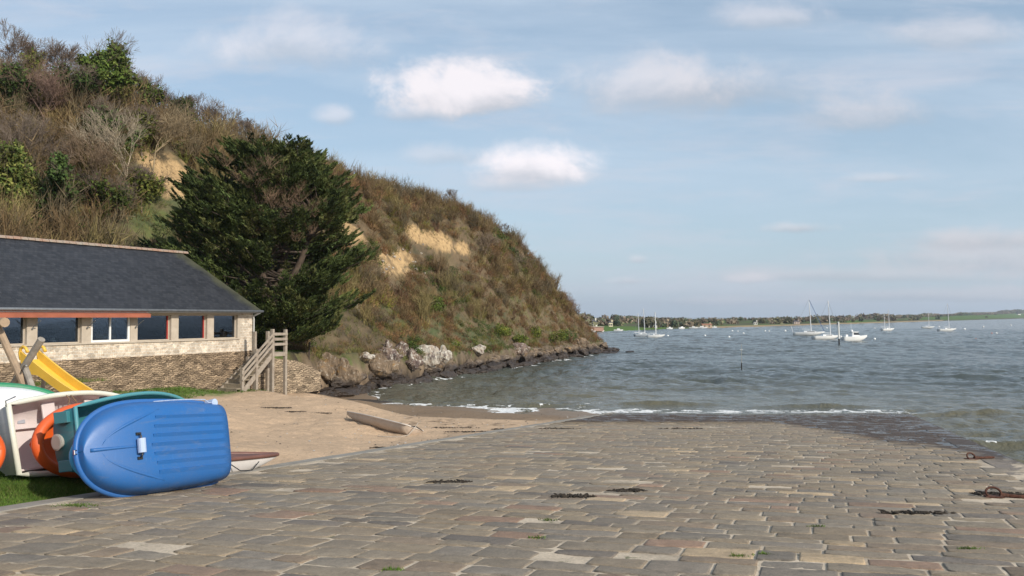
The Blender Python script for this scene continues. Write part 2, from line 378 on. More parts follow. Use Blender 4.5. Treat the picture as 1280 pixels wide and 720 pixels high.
# ---------------- slipway: every stone a facet of one paved surface ----------------
th=math.atan(.335); AX=np.array([math.sin(th),math.cos(th)]); PX=np.array([math.cos(th),-math.sin(th)])
V=[];Ft=[];Fs=[];cl=[]
def rowoff(i,vv): return .05*math.sin(vv*1.3+i*.9)+.035*math.sin(vv*3.1+i*2.3)
us=[1.0]
while us[-1]<62: us.append(us[-1]+random.uniform(.27,.44))
PAL=[(.205,.193,.178),(.225,.203,.175),(.235,.205,.168),(.19,.182,.175),(.24,.207,.168),(.215,.18,.15),(.18,.170,.162),(.25,.218,.175),(.22,.20,.174),(.228,.205,.178)]
def shape_ok(x0,y0): return xL(y0)+.36<x0<xR(y0)-.75
nst=0
for i in range(len(us)-1):
    vv=-22+random.uniform(0,.8)
    while vv<28:
        L=random.choice([random.uniform(.32,.6),random.uniform(.5,.95),random.uniform(.4,.8)])
        v0,v1=vv,vv+L; vv=v1
        vm=(v0+v1)/2; um=(us[i]+us[i+1])/2
        if random.random()<.02: continue
        c0=AX*um+PX*vm
        if not(-7<c0[1]<60): continue
        if not shape_ok(c0[0],c0[1]): continue
        gp=random.uniform(.009,.022)
        far=c0[1]>34
        ks=2 if far else 7
        wig=.017
        top=[]
        for k in range(ks+1):
            f=k/ks; a=v0+gp+(v1-v0-2*gp)*f; top.append((us[i]+rowoff(i,a)+gp+random.uniform(-wig,wig)+(0 if 0<k<ks else random.uniform(.0,.035)),a))
        for k in range(ks+1):
            f=1-k/ks; a=v0+gp+(v1-v0-2*gp)*f; top.append((us[i+1]+rowoff(i+1,a)-gp+random.uniform(-wig,wig)-(0 if 0<k<ks else random.uniform(.0,.035)),a))
        n=len(top); cu=sum(p[0] for p in top)/n; cv=sum(p[1] for p in top)/n
        zt=random.gauss(0,.0028); tu=random.gauss(0,.010); tv=random.gauss(0,.006)
        base_i=len(V)
        base_c=PAL[int(rng.integers(len(PAL)))]
        br=random.gauss(1,.09); r0=random.random()
        if r0<.03: base_c=(.135,.128,.128)
        elif r0<.075: base_c=(.235,.17,.14)
        elif r0<.10: base_c=(.40,.33,.245)
        br*=1.13; cc=[base_c[0]*br*1.10,base_c[1]*br*.99,base_c[2]*br*.83]
        for ring,(s,dz) in enumerate(((0.0,.002),(.90,.0),(1.0,-.0035),(1.03,-.05))):
            for (a_,b_) in ([(cu,cv)] if ring==0 else top):
                if ring==1: uu=cu+(a_-cu)*(1-.016/max(.1,abs(a_-cu)+.02)); v_=cv+(b_-cv)*(1-.018/max(.1,abs(b_-cv)+.02))
                else: uu=cu+(a_-cu)*max(s,.0); v_=cv+(b_-cv)*max(s,.0)
                p=AX*uu+PX*v_
                V.append((p[0],p[1],slz(p[1])+zt+tu*(uu-cu)+tv*(v_-cv)+dz)); cl.append(cc)
        for k in range(n):
            k2=(k+1)%n
            Ft.append((base_i,base_i+1+k,base_i+1+k2))
            for rg in (0,1):
                o=base_i+1+rg*n; Fs.append((o+k,o+n+k,o+n+k2,o+k2))
        nst+=1
print('stones',nst)
V=np.array(V);Ft=np.array(Ft)[:,::-1];Fs=np.array(Fs)[:,::-1]
stone_mat,t,b,_=newmat('paving_stone'); P=pos(t)
ca=t.n('ShaderNodeAttribute',attribute_name='Col').outputs['Color']
nA=t.noise(P,5,8,.72,.4);nB=t.noise(P,42,5,.75);nC=t.noise(P,.55,4,.6);nD=t.noise(P,130,2,.6)
c=t.mix(1,ca,t.ramp(nA,[(.28,.66),(.5,1.0),(.72,1.26)]),'MULTIPLY')
c=t.mix(t.m('MULTIPLY',t.mapr(nC,.40,.66),.6),c,(.27,.22,.165))
c=t.mix(1,c,t.ramp(nB,[(.25,.64),(.75,1.3)]),'MULTIPLY')
c=t.mix(t.m('MULTIPLY',t.mapr(t.noise(P,17,5,.7),.60,.72),.6),c,(.36,.31,.245))
c=t.mix(t.m('MULTIPLY',t.mapr(t.noise(P,11,5,.7),.64,.74),.5),c,(.10,.095,.09))
sp=t.n('ShaderNodeSeparateXYZ'); t.L.new(P,sp.inputs[0]); px_,py_,pz_=sp.outputs
nE=t.noise(t.scale(P,(1,.6,1)),.9,5,.65)
wl=t.m('ADD',pz_,t.m('MULTIPLY',t.m('SUBTRACT',nE,.5),.22))
rt=t.m('SUBTRACT',t.m('ADD',3.7,t.m('MULTIPLY',py_,.37)),px_)   # metres in from the right edge
rw=t.m('ADD',rt,t.m('MULTIPLY',t.m('SUBTRACT',nE,.5),3.0))
wetR=t.mapr(t.m('SUBTRACT',rw,t.m('MULTIPLY',t.m('SUBTRACT',py_,18.0),.35)),.5,-.3)
dry_tan=t.m('MULTIPLY',t.mapr(pz_,1.6,.45),.55)
c=t.mix(dry_tan,c,t.mix(1,(.34,.275,.20),t.ramp(nB,[(.25,.7),(.75,1.2)]),'MULTIPLY'))
wet=t.m('MAXIMUM',t.mapr(wl,.92,.80),wetR)
weed=t.m('MAXIMUM',t.mapr(wl,1.1,.86),t.m('MULTIPLY',wetR,.8))
c=t.mix(t.m('MULTIPLY',weed,.75),c,t.mix(nB,(.10,.065,.03),(.20,.14,.07)))
c=t.mix(1,c,t.mix(wet,(1,1,1),(.34,.26,.20)),'MULTIPLY')
t.put(b.inputs['Base Color'],c)
pud=t.m('MULTIPLY',wet,t.mapr(t.m('ADD',t.noise(t.scale(P,(1,.6,1)),1.6,4,.6),t.mapr(pz_,.5,.1,0,.14)),.52,.58))
rough=t.mapr(nB,.2,.8,.72,.92); t.put(b.inputs['Roughness'],t.m('SUBTRACT',rough,t.m('ADD',t.m('MULTIPLY',wet,.28),t.m('MULTIPLY',pud,.42)),clamp=True))
b.inputs['Specular IOR Level'].default_value=.35
hh=t.m('ADD',t.m('MULTIPLY',nA,1.0),t.m('ADD',t.m('MULTIPLY',nB,.5),t.m('MULTIPLY',nD,.15)))
t.put(b.inputs['Normal'],t.bump(t.m('MULTIPLY',hh,t.m('SUBTRACT',1,pud)),.85,.03))
paving=link('slipway',npmesh('slipway',V,[Ft,Fs],cols=np.array(cl)),stone_mat); tag(paving,kind='structure')
# bedding mortar sheet, 12 mm below the stone faces, bulging up here and there
ys=np.concatenate([np.arange(-7,6,.5),np.arange(6,24,.09),np.arange(24,60,.3)]); fr=np.linspace(0,1,150)
yy,ff=np.meshgrid(ys,fr,indexing='ij'); xx=xL(yy)+.3+(xR(yy)-.05-xL(yy)-.3)*ff
X=xx.ravel();Y=yy.ravel(); Z=slz(Y)-.0105+.0045*fbm(X*2.3,Y*2.3,5,3)+.007*fbm(X*11,Y*11,6,2)
ii=np.arange(len(X)).reshape(yy.shape); Fq=np.stack([ii[:-1,:-1].ravel(),ii[:-1,1:].ravel(),ii[1:,1:].ravel(),ii[1:,:-1].ravel()],1)
mm,t,b,_=newmat('mortar'); P=pos(t); nA=t.noise(P,1.1,5,.65); nB=t.noise(P,30,4,.65)
c=t.mix(t.mapr(nA,.42,.60),(.56,.46,.34),(.36,.29,.21)); c=t.mix(1,c,t.ramp(nB,[(.25,.7),(.75,1.25)]),'MULTIPLY')
mo=t.m('MULTIPLY',t.mapr(t.noise(P,3.5,5,.7),.62,.68),.8); c=t.mix(mo,c,(.07,.085,.025))
sp=t.n('ShaderNodeSeparateXYZ'); t.L.new(P,sp.inputs[0])
wt=t.mapr(sp.outputs[2],.95,.82); px_,py_=sp.outputs[0],sp.outputs[1]; rt=t.m('SUBTRACT',t.m('ADD',3.7,t.m('MULTIPLY',py_,.37)),px_); rw=t.m('ADD',rt,t.m('MULTIPLY',t.m('SUBTRACT',t.noise(t.scale(P,(1,.6,1)),.9,5,.65),.5),3.0)); wt=t.m('MAXIMUM',wt,t.mapr(t.m('SUBTRACT',rw,t.m('MULTIPLY',t.m('SUBTRACT',py_,18.0),.35)),.5,-.3)); c=t.mix(wt,c,(.05,.035,.022)); t.put(b.inputs['Base Color'],c); t.put(b.inputs['Roughness'],t.mapr(wt,0,1,.95,.3))
t.put(b.inputs['Normal'],t.bump(nB,.6,.012))
tag(link('slipway_bedding',npmesh('slipway_bedding',np.stack([X,Y,Z],1),Fq,smooth=True),mm),kind='structure')
# smooth edging strip left, heavy edge stones right, with their side faces
edge=simple('edging_stone',(.30,.275,.235),.85,.25,2.5,.5,coord='w',col2=(.215,.195,.165))
mb=MB(); yv=-7
while yv<54:
    L=random.uniform(1.2,2.2); y1=yv+L-.012
    def pt(yq,o,dz): return (xL(yq)+o,yq,slz(yq)+dz)
    j=[random.uniform(-.012,.012) for _ in range(4)]; zt=random.uniform(-.006,.006)+.012
    a=[pt(yv,-.02+j[0],zt),pt(yv,.35,zt),pt(y1,.35,zt),pt(y1,-.02+j[1],zt)]
    bq=[(p[0],p[1],p[2]-.5) for p in a]; mb.add(a+bq,[(0,1,2,3),(7,6,5,4),(0,4,5,1),(1,5,6,2),(2,6,7,3),(3,7,4,0)]); yv+=L
tag(mb.build('kerb',edge,bevel=.008),kind='structure')
mb=MB(); yv=-7; cs=[]
while yv<58:
    L=random.uniform(.4,.85); y1=yv+L-.015
    j=[random.uniform(-.03,.03) for _ in range(4)]; zt=random.gauss(.0,.007)
    a=[(xR(yv)-.72+j[0],yv,slz(yv)+zt),(xR(yv)+j[1]*.6,yv,slz(yv)+zt-.012),(xR(y1)+j[2]*.6,y1,slz(y1)+zt-.012),(xR(y1)-.72+j[3],y1,slz(y1)+zt)]
    bq=[(p[0],p[1],p[2]-.22) for p in a]; mb.add(a+bq,[(0,1,2,3),(7,6,5,4),(0,4,5,1),(1,5,6,2),(2,6,7,3),(3,7,4,0)]); yv+=L
eo=mb.build('edge_stones',stone_mat,bevel=.012)
a=eo.data.color_attributes.new('Col','FLOAT_COLOR','POINT'); nn=len(eo.data.vertices); cc=np.ones((nn,4),np.float32)
vy=np.zeros(nn*3,np.float32); eo.data.vertices.foreach_get('co',vy); kk=_h(np.floor(vy[1::3]*1.6).astype(np.int64),np.zeros(nn,np.int64),5)
cc[:,:3]=np.array([.235,.20,.17])[None]*(.8+.4*kk)[:,None]; a.data.foreach_set('color',cc.ravel()); tag(eo,kind='structure')
mb=MB(); a=[(xR(-7)-.04,-7),(xR(58)-.04,58)]
mb.add([(a[0][0],-7,slz(-7)-.2),(a[1][0],58,slz(58)-.2),(a[1][0],58,-2.5),(a[0][0],-7,-2.5),(a[0][0]-.6,-7,slz(-7)-.2),(a[1][0]-.6,58,slz(58)-.2),(a[1][0]-.6,58,-2.5),(a[0][0]-.6,-7,-2.5)],[(0,1,2,3),(4,7,6,5),(0,4,5,1),(1,5,6,2),(2,6,7,3),(3,7,4,0)])
tag(mb.build('slipway_side_wall',simple('side_wall_stone',(.10,.085,.065),.8,.3,1.5,.6,coord='w')),kind='structure')

# ---------------- water ----------------
rs=[6.]
while rs[-1]<9000:
    r_=rs[-1]; rs.append(r_+ (max(.16,r_*.0042) if r_<420 else r_*.03))
rs=np.array(rs); an=np.concatenate([np.linspace(-75,-30,30)[:-1],np.linspace(-30,38,620)[:-1],np.linspace(38,75,25)])
rr,aa=np.meshgrid(rs,np.radians(an),indexing='ij'); X=(rr*np.sin(aa)).ravel();Y=(rr*np.cos(aa)).ravel(); Rr=rr.ravel()
wr=np.random.default_rng(3); Z=np.zeros_like(X); wdx=fbm(X*.06,Y*.06,201,3)*3; wdy=fbm(X*.06,Y*.06,203,3)*3
for k in range(46):
    lam=.55*1.085**k*wr.uniform(.9,1.1); lam=min(lam,9.5); a_=R(wr.normal(-118,32)); kx,ky=math.cos(a_)*2*math.pi/lam,math.sin(a_)*2*math.pi/lam
    amp=.0092*lam**.82*wr.uniform(.5,1.1)*(.55 if lam>5 else 1); ph=kx*(X+wdx)+ky*(Y+wdy)+wr.uniform(0,6.28); s_=np.sin(ph); Z+=amp*(s_+.22*np.cos(2*ph))
grp=.55+.9*vn(X*.07,Y*.07,205); Z*=grp
G=gh(X,Y,False); inslip=(X>xL(Y))&(X<xR(Y)); G=np.where(inslip,slz(Y),G)
far_=np.clip(1-Rr/3000,0.0,1); 
dep=-G
shal=sm(-.05,1.0,dep); Z=Z*(.25+.75*shal)*far_
# small breakers coming on to the beach and round the corner of the slip
def lump(x0,y0,rx,ry,h,ang=0):
    c_,s_=math.cos(ang),math.sin(ang); a=(X-x0)*c_+(Y-y0)*s_; b_=-(X-x0)*s_+(Y-y0)*c_
    return h*np.exp(-(a/rx)**2)*np.where(b_<0,np.exp(-(b_/(ry*.45))**2),np.exp(-(b_/ry)**2))
LP=[(13.5,30.5,4.0,.55,.34,-.3),(15.5,27.5,3.6,.5,.30,-.25),(19,31,4,.6,.3,-.15),(20,35,4,.7,.28,-.1),(17.2,24.8,3,.5,.22,-.2),(2,51.2,2.2,.35,.20,0),(-3.5,52.5,1.8,.35,.16,.1),(-7.2,54,1.6,.3,.18,.3),(9,52.5,3,.4,.18,0),(-1.2,54.8,2.5,.4,.18,.05),(17.5,51,3,.5,.2,-.05),(25,47,3,.6,.2,0)]
L_=np.zeros_like(Z)
for p in LP: L_+=lump(*p)
tg=sm(.0,.12,fbm(X*.5,Y*1.0,241,4)+.35*sm(-.22,.02,dep)); film=(dep>-.24)&(dep<.10)&inslip&(tg>.5); Z=np.where(film,np.maximum(Z,-dep+.010),Z)
L_*=(1+.35*fbm(X*1.1,Y*1.1,221,3)); Z+=L_
Zl=Z
g=fbm(X*1.1,Y*1.1,211,4); g2=fbm(X*3.7,Y*3.7,213,3)
foam=sm(.20,.04,np.abs(dep-.03+.07*g))*sm(-.22,.35,g+.8*g2)*(Y>43.5)
foam=np.maximum(foam*.8,sm(.14,.30,L_+.05*g2)*sm(.0,.5,g2+.3*g)*.85)
# swash against the rocks
pdw=pdist(X,Y); rk=sm(1.9,.3,np.abs(pdw+.45+.5*g))*(Y>60)*(X<17)*sm(.05,.45,g+.7*g2)*.95
foam=np.maximum(foam,rk)
rim=sm(.5,.1,np.abs(X-xR(Y)-.2-.15*g))*sm(20,27,Y)*sm(50,46,Y)*sm(.15,.5,g2+.7*g)*.7; foam=np.maximum(foam,rim)
lace=sm(.22,.0,np.abs(dep-.02))*sm(.12,.4,fbm(X*.9,Y*5,243,3)+.3*g)*inslip*(Y>41); foam=np.maximum(foam,lace*.9)
line2=sm(.45,.0,np.abs(Y-52.6-.9*g-.08*X))*sm(-.1,.3,g2)*(X>-8)*(X<13)*.8*sm(.0,.3,fbm(X*.5,Y*.5,231,2)); foam=np.maximum(foam,line2)
caps=sm(.62,.75,vn(X*.33,Y*.5,233)*.75+.25*vn(X*2,Y*2,235))*sm(.08,.2,Z)*(Rr<260)*.35; foam=np.maximum(foam,caps)
silt=sm(28,4,Y-46-.4*np.abs(X-2)*0)+sm(7,0,np.abs(X-xR(Y)))*.0
silt=np.maximum(sm(95,48,Y+ .6*np.clip(X-5,0,50)),sm(16,2,X-xR(Y))*(Y<48))
ii=np.arange(len(X)).reshape(rr.shape); Fq=np.stack([ii[:-1,:-1].ravel(),ii[:-1,1:].ravel(),ii[1:,1:].ravel(),ii[1:,:-1].ravel()],1)[:,::-1]
keep=(G[Fq].max(1)<.35)|(Rr[Fq[:,0]]>200); Fq=Fq[keep]
me=npmesh('water',np.stack([X,Y,Z],1),Fq,attrs={'foam':foam,'silt':silt},smooth=True)
m,t,b,_=newmat('water_mat'); P=pos(t)
fo=t.n('ShaderNodeAttribute',attribute_name='foam').outputs['Fac']; si=t.n('ShaderNodeAttribute',attribute_name='silt').outputs['Fac']
nf=t.noise(P,7,5,.7)
ff=t.mapr(t.m('ADD',fo,t.m('MULTIPLY',t.m('SUBTRACT',nf,.5),.9)),.42,.62)
ff=t.m('MULTIPLY',ff,t.mapr(fo,.02,.2))
nl=t.noise(P,.05,3,.5)
wc=t.mix(t.m('MULTIPLY',si,t.mapr(nl,.3,.6,.6,1)),(.060,.070,.058),(.125,.112,.068))
t.put(b.inputs['Base Color'],t.mix(ff,wc,(.78,.78,.76)))
b.inputs['IOR'].default_value=1.33
t.put(b.inputs['Roughness'],t.mix(ff,.10,.8)); 
n1_=t.noise(t.scale(P,(1,1,1)),1.9,5,.6,.4); n2_=t.noise(P,.45,4,.6,.5); n3_=t.noise(t.scale(P,(.06,.12,.1)),1,4,.6)
hgt=t.m('ADD',t.m('ADD',t.m('MULTIPLY',n1_,.17),t.m('MULTIPLY',t.noise(P,5.5,4,.65,.3),.05)),t.m('MULTIPLY',n2_,.30)); hgt=t.m('ADD',hgt,t.m('MULTIPLY',n3_,.5))
t.put(b.inputs['Normal'],t.bump(hgt,.85,1.0))
tag(link('water',me,m),kind='structure')
# ---------------- vegetation ----------------
def vcmat(name,rough=.9,trans=0,var=.35,scale=.8):
    m,t,b,_=newmat(name); ca=t.n('ShaderNodeAttribute',attribute_name='Col').outputs['Color']
    n=t.noise(pos(t),scale,3,.6); t.put(b.inputs['Base Color'],t.mix(1,ca,t.ramp(n,[(.3,1-var),(.7,1+var)]),'MULTIPLY'))
    b.inputs['Roughness'].default_value=rough; b.inputs['Specular IOR Level'].default_value=.15
    return m
veg=vcmat('vegetation')
def norm(a): return a/np.maximum(np.linalg.norm(a,axis=-1,keepdims=True),1e-9)
def tris_from(p0,d,w,rg):
    """thin pointed triangles: start p0, vector d, base width w"""
    r_=norm(np.cross(d,rg.normal(size=d.shape)))*w[:,None]*.5
    return np.stack([p0-r_,p0+r_,p0+d],1)
def twig_bush(n,rg,h=1.0,spread=.75,w=.03,up=1.0):
    """stems fanning from the base with side twigs, unit size"""
    ns=max(6,n//9); a=rg.uniform(0,6.28,ns); t_=rg.uniform(.05,1,ns)**.7*spread
    d=np.stack([np.cos(a)*t_,np.sin(a)*t_,rg.uniform(.55,1.0,ns)*up],1)*h
    b0=np.stack([rg.normal(0,.10,ns),rg.normal(0,.10,ns),np.zeros(ns)-.1],1)*h
    T=[tris_from(b0,d,np.full(ns,w*1.5),rg)]
    k=rg.integers(0,ns,n); f=rg.uniform(.25,.98,n)[:,None]; p=b0[k]+d[k]*f
    dd=norm(norm(d[k])*.9+rg.normal(0,.55,(n,3))+np.array([0,0,.25]))*rg.uniform(.18,.42,n)[:,None]*h
    T.append(tris_from(p,dd,np.full(n,w),rg))
    return np.concatenate(T)
def leaf_blob(n,rg,rx=.6,rz=.5,size=.09,shell=.6):
    v=norm(rg.normal(size=(n,3))); r=(shell+(1-shell)*rg.uniform(0,1,n)**.5)
    lob=1+.28*np.sin(v[:,0]*5+rg.uniform(0,6))*np.cos(v[:,1]*4+rg.uniform(0,6))+.15*np.sin(v[:,2]*9)
    p=v*(r*lob)[:,None]*np.array([rx,rx,rz])+np.array([0,0,rz*.85]); 
    nn=norm(v+rg.normal(0,.6,(n,3))); a=norm(np.cross(nn,rg.normal(size=(n,3)))); b_=np.cross(nn,a); s=(size*rg.uniform(.6,1.4,n))[:,None]
    return np.stack([p-a*s*.6,p+a*s*.6,p+b_*s*1.3],1)
BIG=None
# masks on the hill
ps=[];tries=0
N0=15000
sx_=rng.uniform(-62,18,N0*3);sy_=rng.uniform(44,140,N0*3)
dd=pdist(sx_,sy_); ok=(dd>.8); sx_,sy_,dd=sx_[ok],sy_[ok],dd[ok]
sz_=gh(sx_,sy_)
ok=(sz_>1.5); sx_,sy_,sz_,dd=[q_[ok] for q_ in(sx_,sy_,sz_,dd)]
def inclay(x_,y_,z_,k=1.0):
    m=np.zeros(len(x_),bool)
    for (p,rx,rz),c_ in zip(claym,CL):
        q_=np.sqrt(((x_-p[0])*.8/rx)**2+((y_-p[1])*.8/rx)**2*.5+((z_+.3-p[2])/rz)**2); m|=(q_<k*(1.0-c_[4]*.35))
    return m
ok=~inclay(sx_,sy_,sz_,1.15); ok&=~inclay(sx_-.30*sx_/sy_*4,sy_+1.5,sz_+1.0,.95); ok&=~inclay(sx_,sy_+2.6,sz_+2.2,.8)
# keep clear: building, cypress terrace lawn, scree
def bld(x_,y_):
    lx=.424*(x_+13.5)+.905*(y_-46); ly=-.905*(x_+13.5)+.424*(y_-46); return (lx<1.0)&(ly>-1)&(ly<8.6)&(lx>-30)
ok&=~bld(sx_,sy_); ok&=~((sy_<56)&(dd<9.5)&(sx_>-22))
pn=fbm(sx_*.16,sy_*.16,301,3); grassy=(pn>.30)&(sx_>-30)
ok&=~(grassy&(rng.uniform(size=len(sx_))<.6))
# coarse visibility: only where the hill can be seen from around the camera
u_=(sx_/sy_); ok&=(u_>-.75)
sx_,sy_,sz_,dd=[q_[ok] for q_ in(sx_,sy_,sz_,dd)]
vis=np.ones(len(sx_),bool)
for f in (.97,.94,.9,.85):
    zz_=gh(sx_*f,sy_*f,False); zl=H+(sz_+2.0-H)*f; vis&=(zz_<zl+.6)
sx_,sy_,sz_,dd=[q_[vis] for q_ in(sx_,sy_,sz_,dd)]
sel=rng.permutation(len(sx_))[:8200]; sx_,sy_,sz_,dd=[q_[sel] for q_ in(sx_,sy_,sz_,dd)]
print('bushes',len(sx_))
TW=[twig_bush(130,rng,1,rng.uniform(.55,.9),.026) for _ in range(10)]
TWL=[twig_bush(80,rng,1,.9,.03,.6) for _ in range(4)]
def twig_blob(n,rg,w=.02):
    v=norm(rg.normal(size=(n,3))); v[:,2]=np.abs(v[:,2])*1.0-.1; r=rg.uniform(.25,1,n)**.5; p=v*r[:,None]*np.array([.62,.62,.62])
    d=norm(v*1.0+np.array([0,0,.6])+rg.normal(0,.55,(n,3)))*rg.uniform(.14,.34,n)[:,None]
    return tris_from(p,d,np.full(n,w),rg)
TB=[twig_blob(210,rg_,.024) for rg_ in [np.random.default_rng(500+k) for k in range(8)]]
LF=[leaf_blob(170,rng,.6,.5,.085) for _ in range(6)]
BR=np.array([(.165,.105,.05),(.18,.12,.058),(.13,.085,.05),(.20,.145,.07),(.13,.10,.048),(.15,.12,.045),(.19,.14,.07),(.14,.088,.05),(.11,.075,.045),(.10,.08,.045)])
GR=np.array([(.06,.095,.02),(.085,.115,.025),(.045,.07,.016),(.12,.13,.03),(.07,.09,.028)])
tv=[];tcv=[]
pz=fbm(sx_*.09,sy_*.09,311,3); pg=fbm(sx_*.13,sy_*.13,313,3)+.25*fbm(sx_*.6,sy_*.6,314,2)
for i in range(len(sx_)):
    left=sx_[i]<-22
    hgt_=(rng.uniform(.7,1.6) if not left else rng.uniform(.8,2.0))*(1+.35*pz[i])
    if dd[i]<5 and sy_[i]>56: hgt_*=.7
    g=pg[i]>(.12 if left else .33)
    if pn[i]>.30 and not left: hgt_*=.5
    a=rng.uniform(0,6.28); c_,s_=math.cos(a),math.sin(a); M=np.array([[c_,s_,0],[-s_,c_,0],[0,0,1]])
    if g and rng.random()<.75: T=LF[rng.integers(6)]*np.array([1.1,1.1,.8])*hgt_*.75; base_=GR[rng.integers(len(GR))]
    else:
        T=(TW[rng.integers(10)] if rng.random()<.38 else TB[rng.integers(8)]*np.array([1.15,1.15,1.0]) if rng.random()<.9 else TWL[rng.integers(4)])*hgt_; base_=BR[rng.integers(len(BR))]*(1.16+.3*pz[i])
        if sy_[i]>72: base_=base_*np.array([1.10,.93,.92])
        if rng.random()<(.34 if sy_[i]<72 else .2): base_=(base_+np.array([.06,.11,.0]))*.6
    T=T@M+np.array([sx_[i],sy_[i],sz_[i]-.1]); tv.append(T.reshape(-1,3))
    tint=(base_*rng.uniform(.8,1.2))[None]*rng.uniform(.75,1.25,(len(T),1)); tcv.append(np.repeat(tint,3,0))
def trimesh(name,tv,tcv,mat,parent=None,loc=None):
    V=np.concatenate(tv);C_=np.concatenate(tcv); return link(name,npmesh(name,V,np.arange(len(V)).reshape(-1,3),cols=C_),mat,parent,loc)
BTW=[twig_bush(420,rng,1,rng.uniform(.35,.6),.013,1.0) for _ in range(5)]
bi=rng.permutation(len(sx_))[:820]
for i in bi:
    if dd[i]<4 or inclay(sx_[i:i+1],sy_[i:i+1]+3,sz_[i:i+1]+2.5,1.3)[0]: continue
    h_=rng.uniform(1.7,3.1)*(1.42 if sx_[i]<-22 and sz_[i]<21 else .9); T=BTW[rng.integers(5)]*h_; a=rng.uniform(0,6.28); c_,s_=math.cos(a),math.sin(a)
    T=T@np.array([[c_,s_,0],[-s_,c_,0],[0,0,1]])+np.array([sx_[i],sy_[i],sz_[i]-.1]); tv.append(T.reshape(-1,3))
    b_=np.array([(.19,.135,.07),(.17,.115,.06),(.22,.175,.075),(.145,.115,.07)][rng.integers(4)]); tcv.append(np.repeat(b_[None]*rng.uniform(.7,1.2,(len(T),1)),3,0))
tag(trimesh('hillside_scrub',tv,tcv,veg),kind='stuff')
print('scrub tris',sum(len(q_) for q_ in tv)//3)
# rough grass on the grassy slopes, terrace and along the cliff foot
def tufts(n,region,h,wd,cols_,name,lean=.5,blades=6,zoff=0):
    X_,Y_=region(n); Z_=gh(X_,Y_); n=len(X_)
    k=np.repeat(np.arange(n),blades); m_=len(k); p=np.stack([X_[k]+rng.normal(0,.05*h/.1,m_)*.5,Y_[k]+rng.normal(0,.05*h/.1,m_)*.5,Z_[k]-.01+zoff],1)
    d=np.stack([rng.normal(0,lean,m_),rng.normal(0,lean,m_),np.ones(m_)],1)*(h*rng.uniform(.5,1.3,m_))[:,None]
    T=tris_from(p,d,np.full(m_,wd),rng); c_=cols_[rng.integers(len(cols_),size=m_)]*rng.uniform(.7,1.3,(m_,1))
    return tag(trimesh(name,[T.reshape(-1,3)],[np.repeat(c_,3,0)],veg),kind='stuff')
def reg_slope(n):
    X_=rng.uniform(-40,17,n);Y_=rng.uniform(48,133,n);d_=pdist(X_,Y_);Z_=gh(X_,Y_,False)
    ok=(d_>.5)&(~inclay(X_,Y_,Z_,.85))&((fbm(X_*.16,Y_*.16,301,3)>.05)|(d_<7))&(~bld(X_,Y_))&~((Y_<56)&(d_<9.5)); return X_[ok],Y_[ok]
DRYG=np.array([(.17,.14,.06),(.14,.13,.05),(.10,.12,.035),(.20,.17,.085),(.08,.105,.03)])
tufts(26000,reg_slope,.38,.03,DRYG,'dry_grass',.45,6)
GRN=np.array([(.075,.14,.02),(.06,.115,.018),(.10,.16,.03),(.13,.15,.045),(.05,.09,.015)])
def reg_near(n):
    X_=rng.uniform(-9.5,-4.2,n);Y_=rng.uniform(9.2,15.6,n); ok=(X_<xL(Y_)-.03)&(Y_+.35*(X_+6.5)<14.9+.4*fbm(X_*2,Y_*2,5))&(fbm(X_*1.3,Y_*1.3,17,3)>-.62+.9*((X_<-7.6)&(Y_<12))); return X_[ok],Y_[ok]
tufts(16000,reg_near,.065,.007,GRN,'lawn_grass',.55,6)
def reg_wall(n):
    X_=rng.uniform(-24,-11,n);Y_=rng.uniform(26,46,n); o_=.905*(X_+13.5)-.424*(Y_-46);a_=-(.424*(X_+13.5)+.905*(Y_-46))
    ok=(o_>.05)&(a_>.8)&(o_<2.0+.28*np.clip(a_-4,0,20)+.8*fbm(X_*.8,Y_*.8,51,4)); return X_[ok],Y_[ok]
tufts(9000,reg_wall,.10,.02,GRN,'grass_verge',.5,5)
def reg_terr(n):
    X_=rng.uniform(-22,-9,n);Y_=rng.uniform(46.5,57,n);d_=pdist(X_,Y_);ok=(d_>1.2)&(d_<10)&~bld(X_,Y_);return X_[ok],Y_[ok]
tufts(9000,reg_terr,.12,.025,GRN*.9,'terrace_grass',.5,5)
# weeds in the paving joints and at the grass edge
def weed_patch(x_,y_,r_,n,zf,name,label,h=.05,cols_=GRN):
    X_=x_+rng.normal(0,r_,n);Y_=y_+rng.normal(0,r_*.5,n); p=np.stack([X_,Y_,zf(X_,Y_)-.005],1)
    d=np.stack([rng.normal(0,.7,n),rng.normal(0,.7,n),np.ones(n)],1)*(h*rng.uniform(.4,1.2,n))[:,None]
    T=tris_from(p,d,np.full(n,.012),rng); c_=cols_[rng.integers(len(cols_),size=n)]
    P0=np.array([x_,y_,float(zf(np.array([x_]),np.array([y_]))[0])])
    o=trimesh(name,[(T-P0).reshape(-1,3)],[np.repeat(c_,3,0)],veg,loc=tuple(P0)); return tag(o,label,'weeds')
slf=lambda X_,Y_: slz(Y_)
def onslip(px,py):
    r=ray(px,py); D=(H-3.6)/( -r[2]/r[1]-.075); return np.array([r[0]/r[1]*D,D,slz(D)])
for (px,py),lab in zip([(685,650),(672,672),(922,695),(492,712),(96,632),(1210,686),(1022,658),(955,693)],
    ['small tuft of moss in a paving joint, left of the middle foreground','green moss tuft nearest the brown slab in the middle foreground','bright weed tuft between slabs in the right foreground','moss clump at the bottom edge of the paving','flat grass tuft growing over the slipway edging near the lawn','mossy tuft on the reddish stone at the lower right','small weed tuft above the long dark slab at right','second weed tuft just right of the bright one in the right foreground']):
    p=onslip(px,py); weed_patch(p[0],p[1],.05 if px!=96 else .16,60 if px!=96 else 260,slf,'weed_tuft',lab,.03)

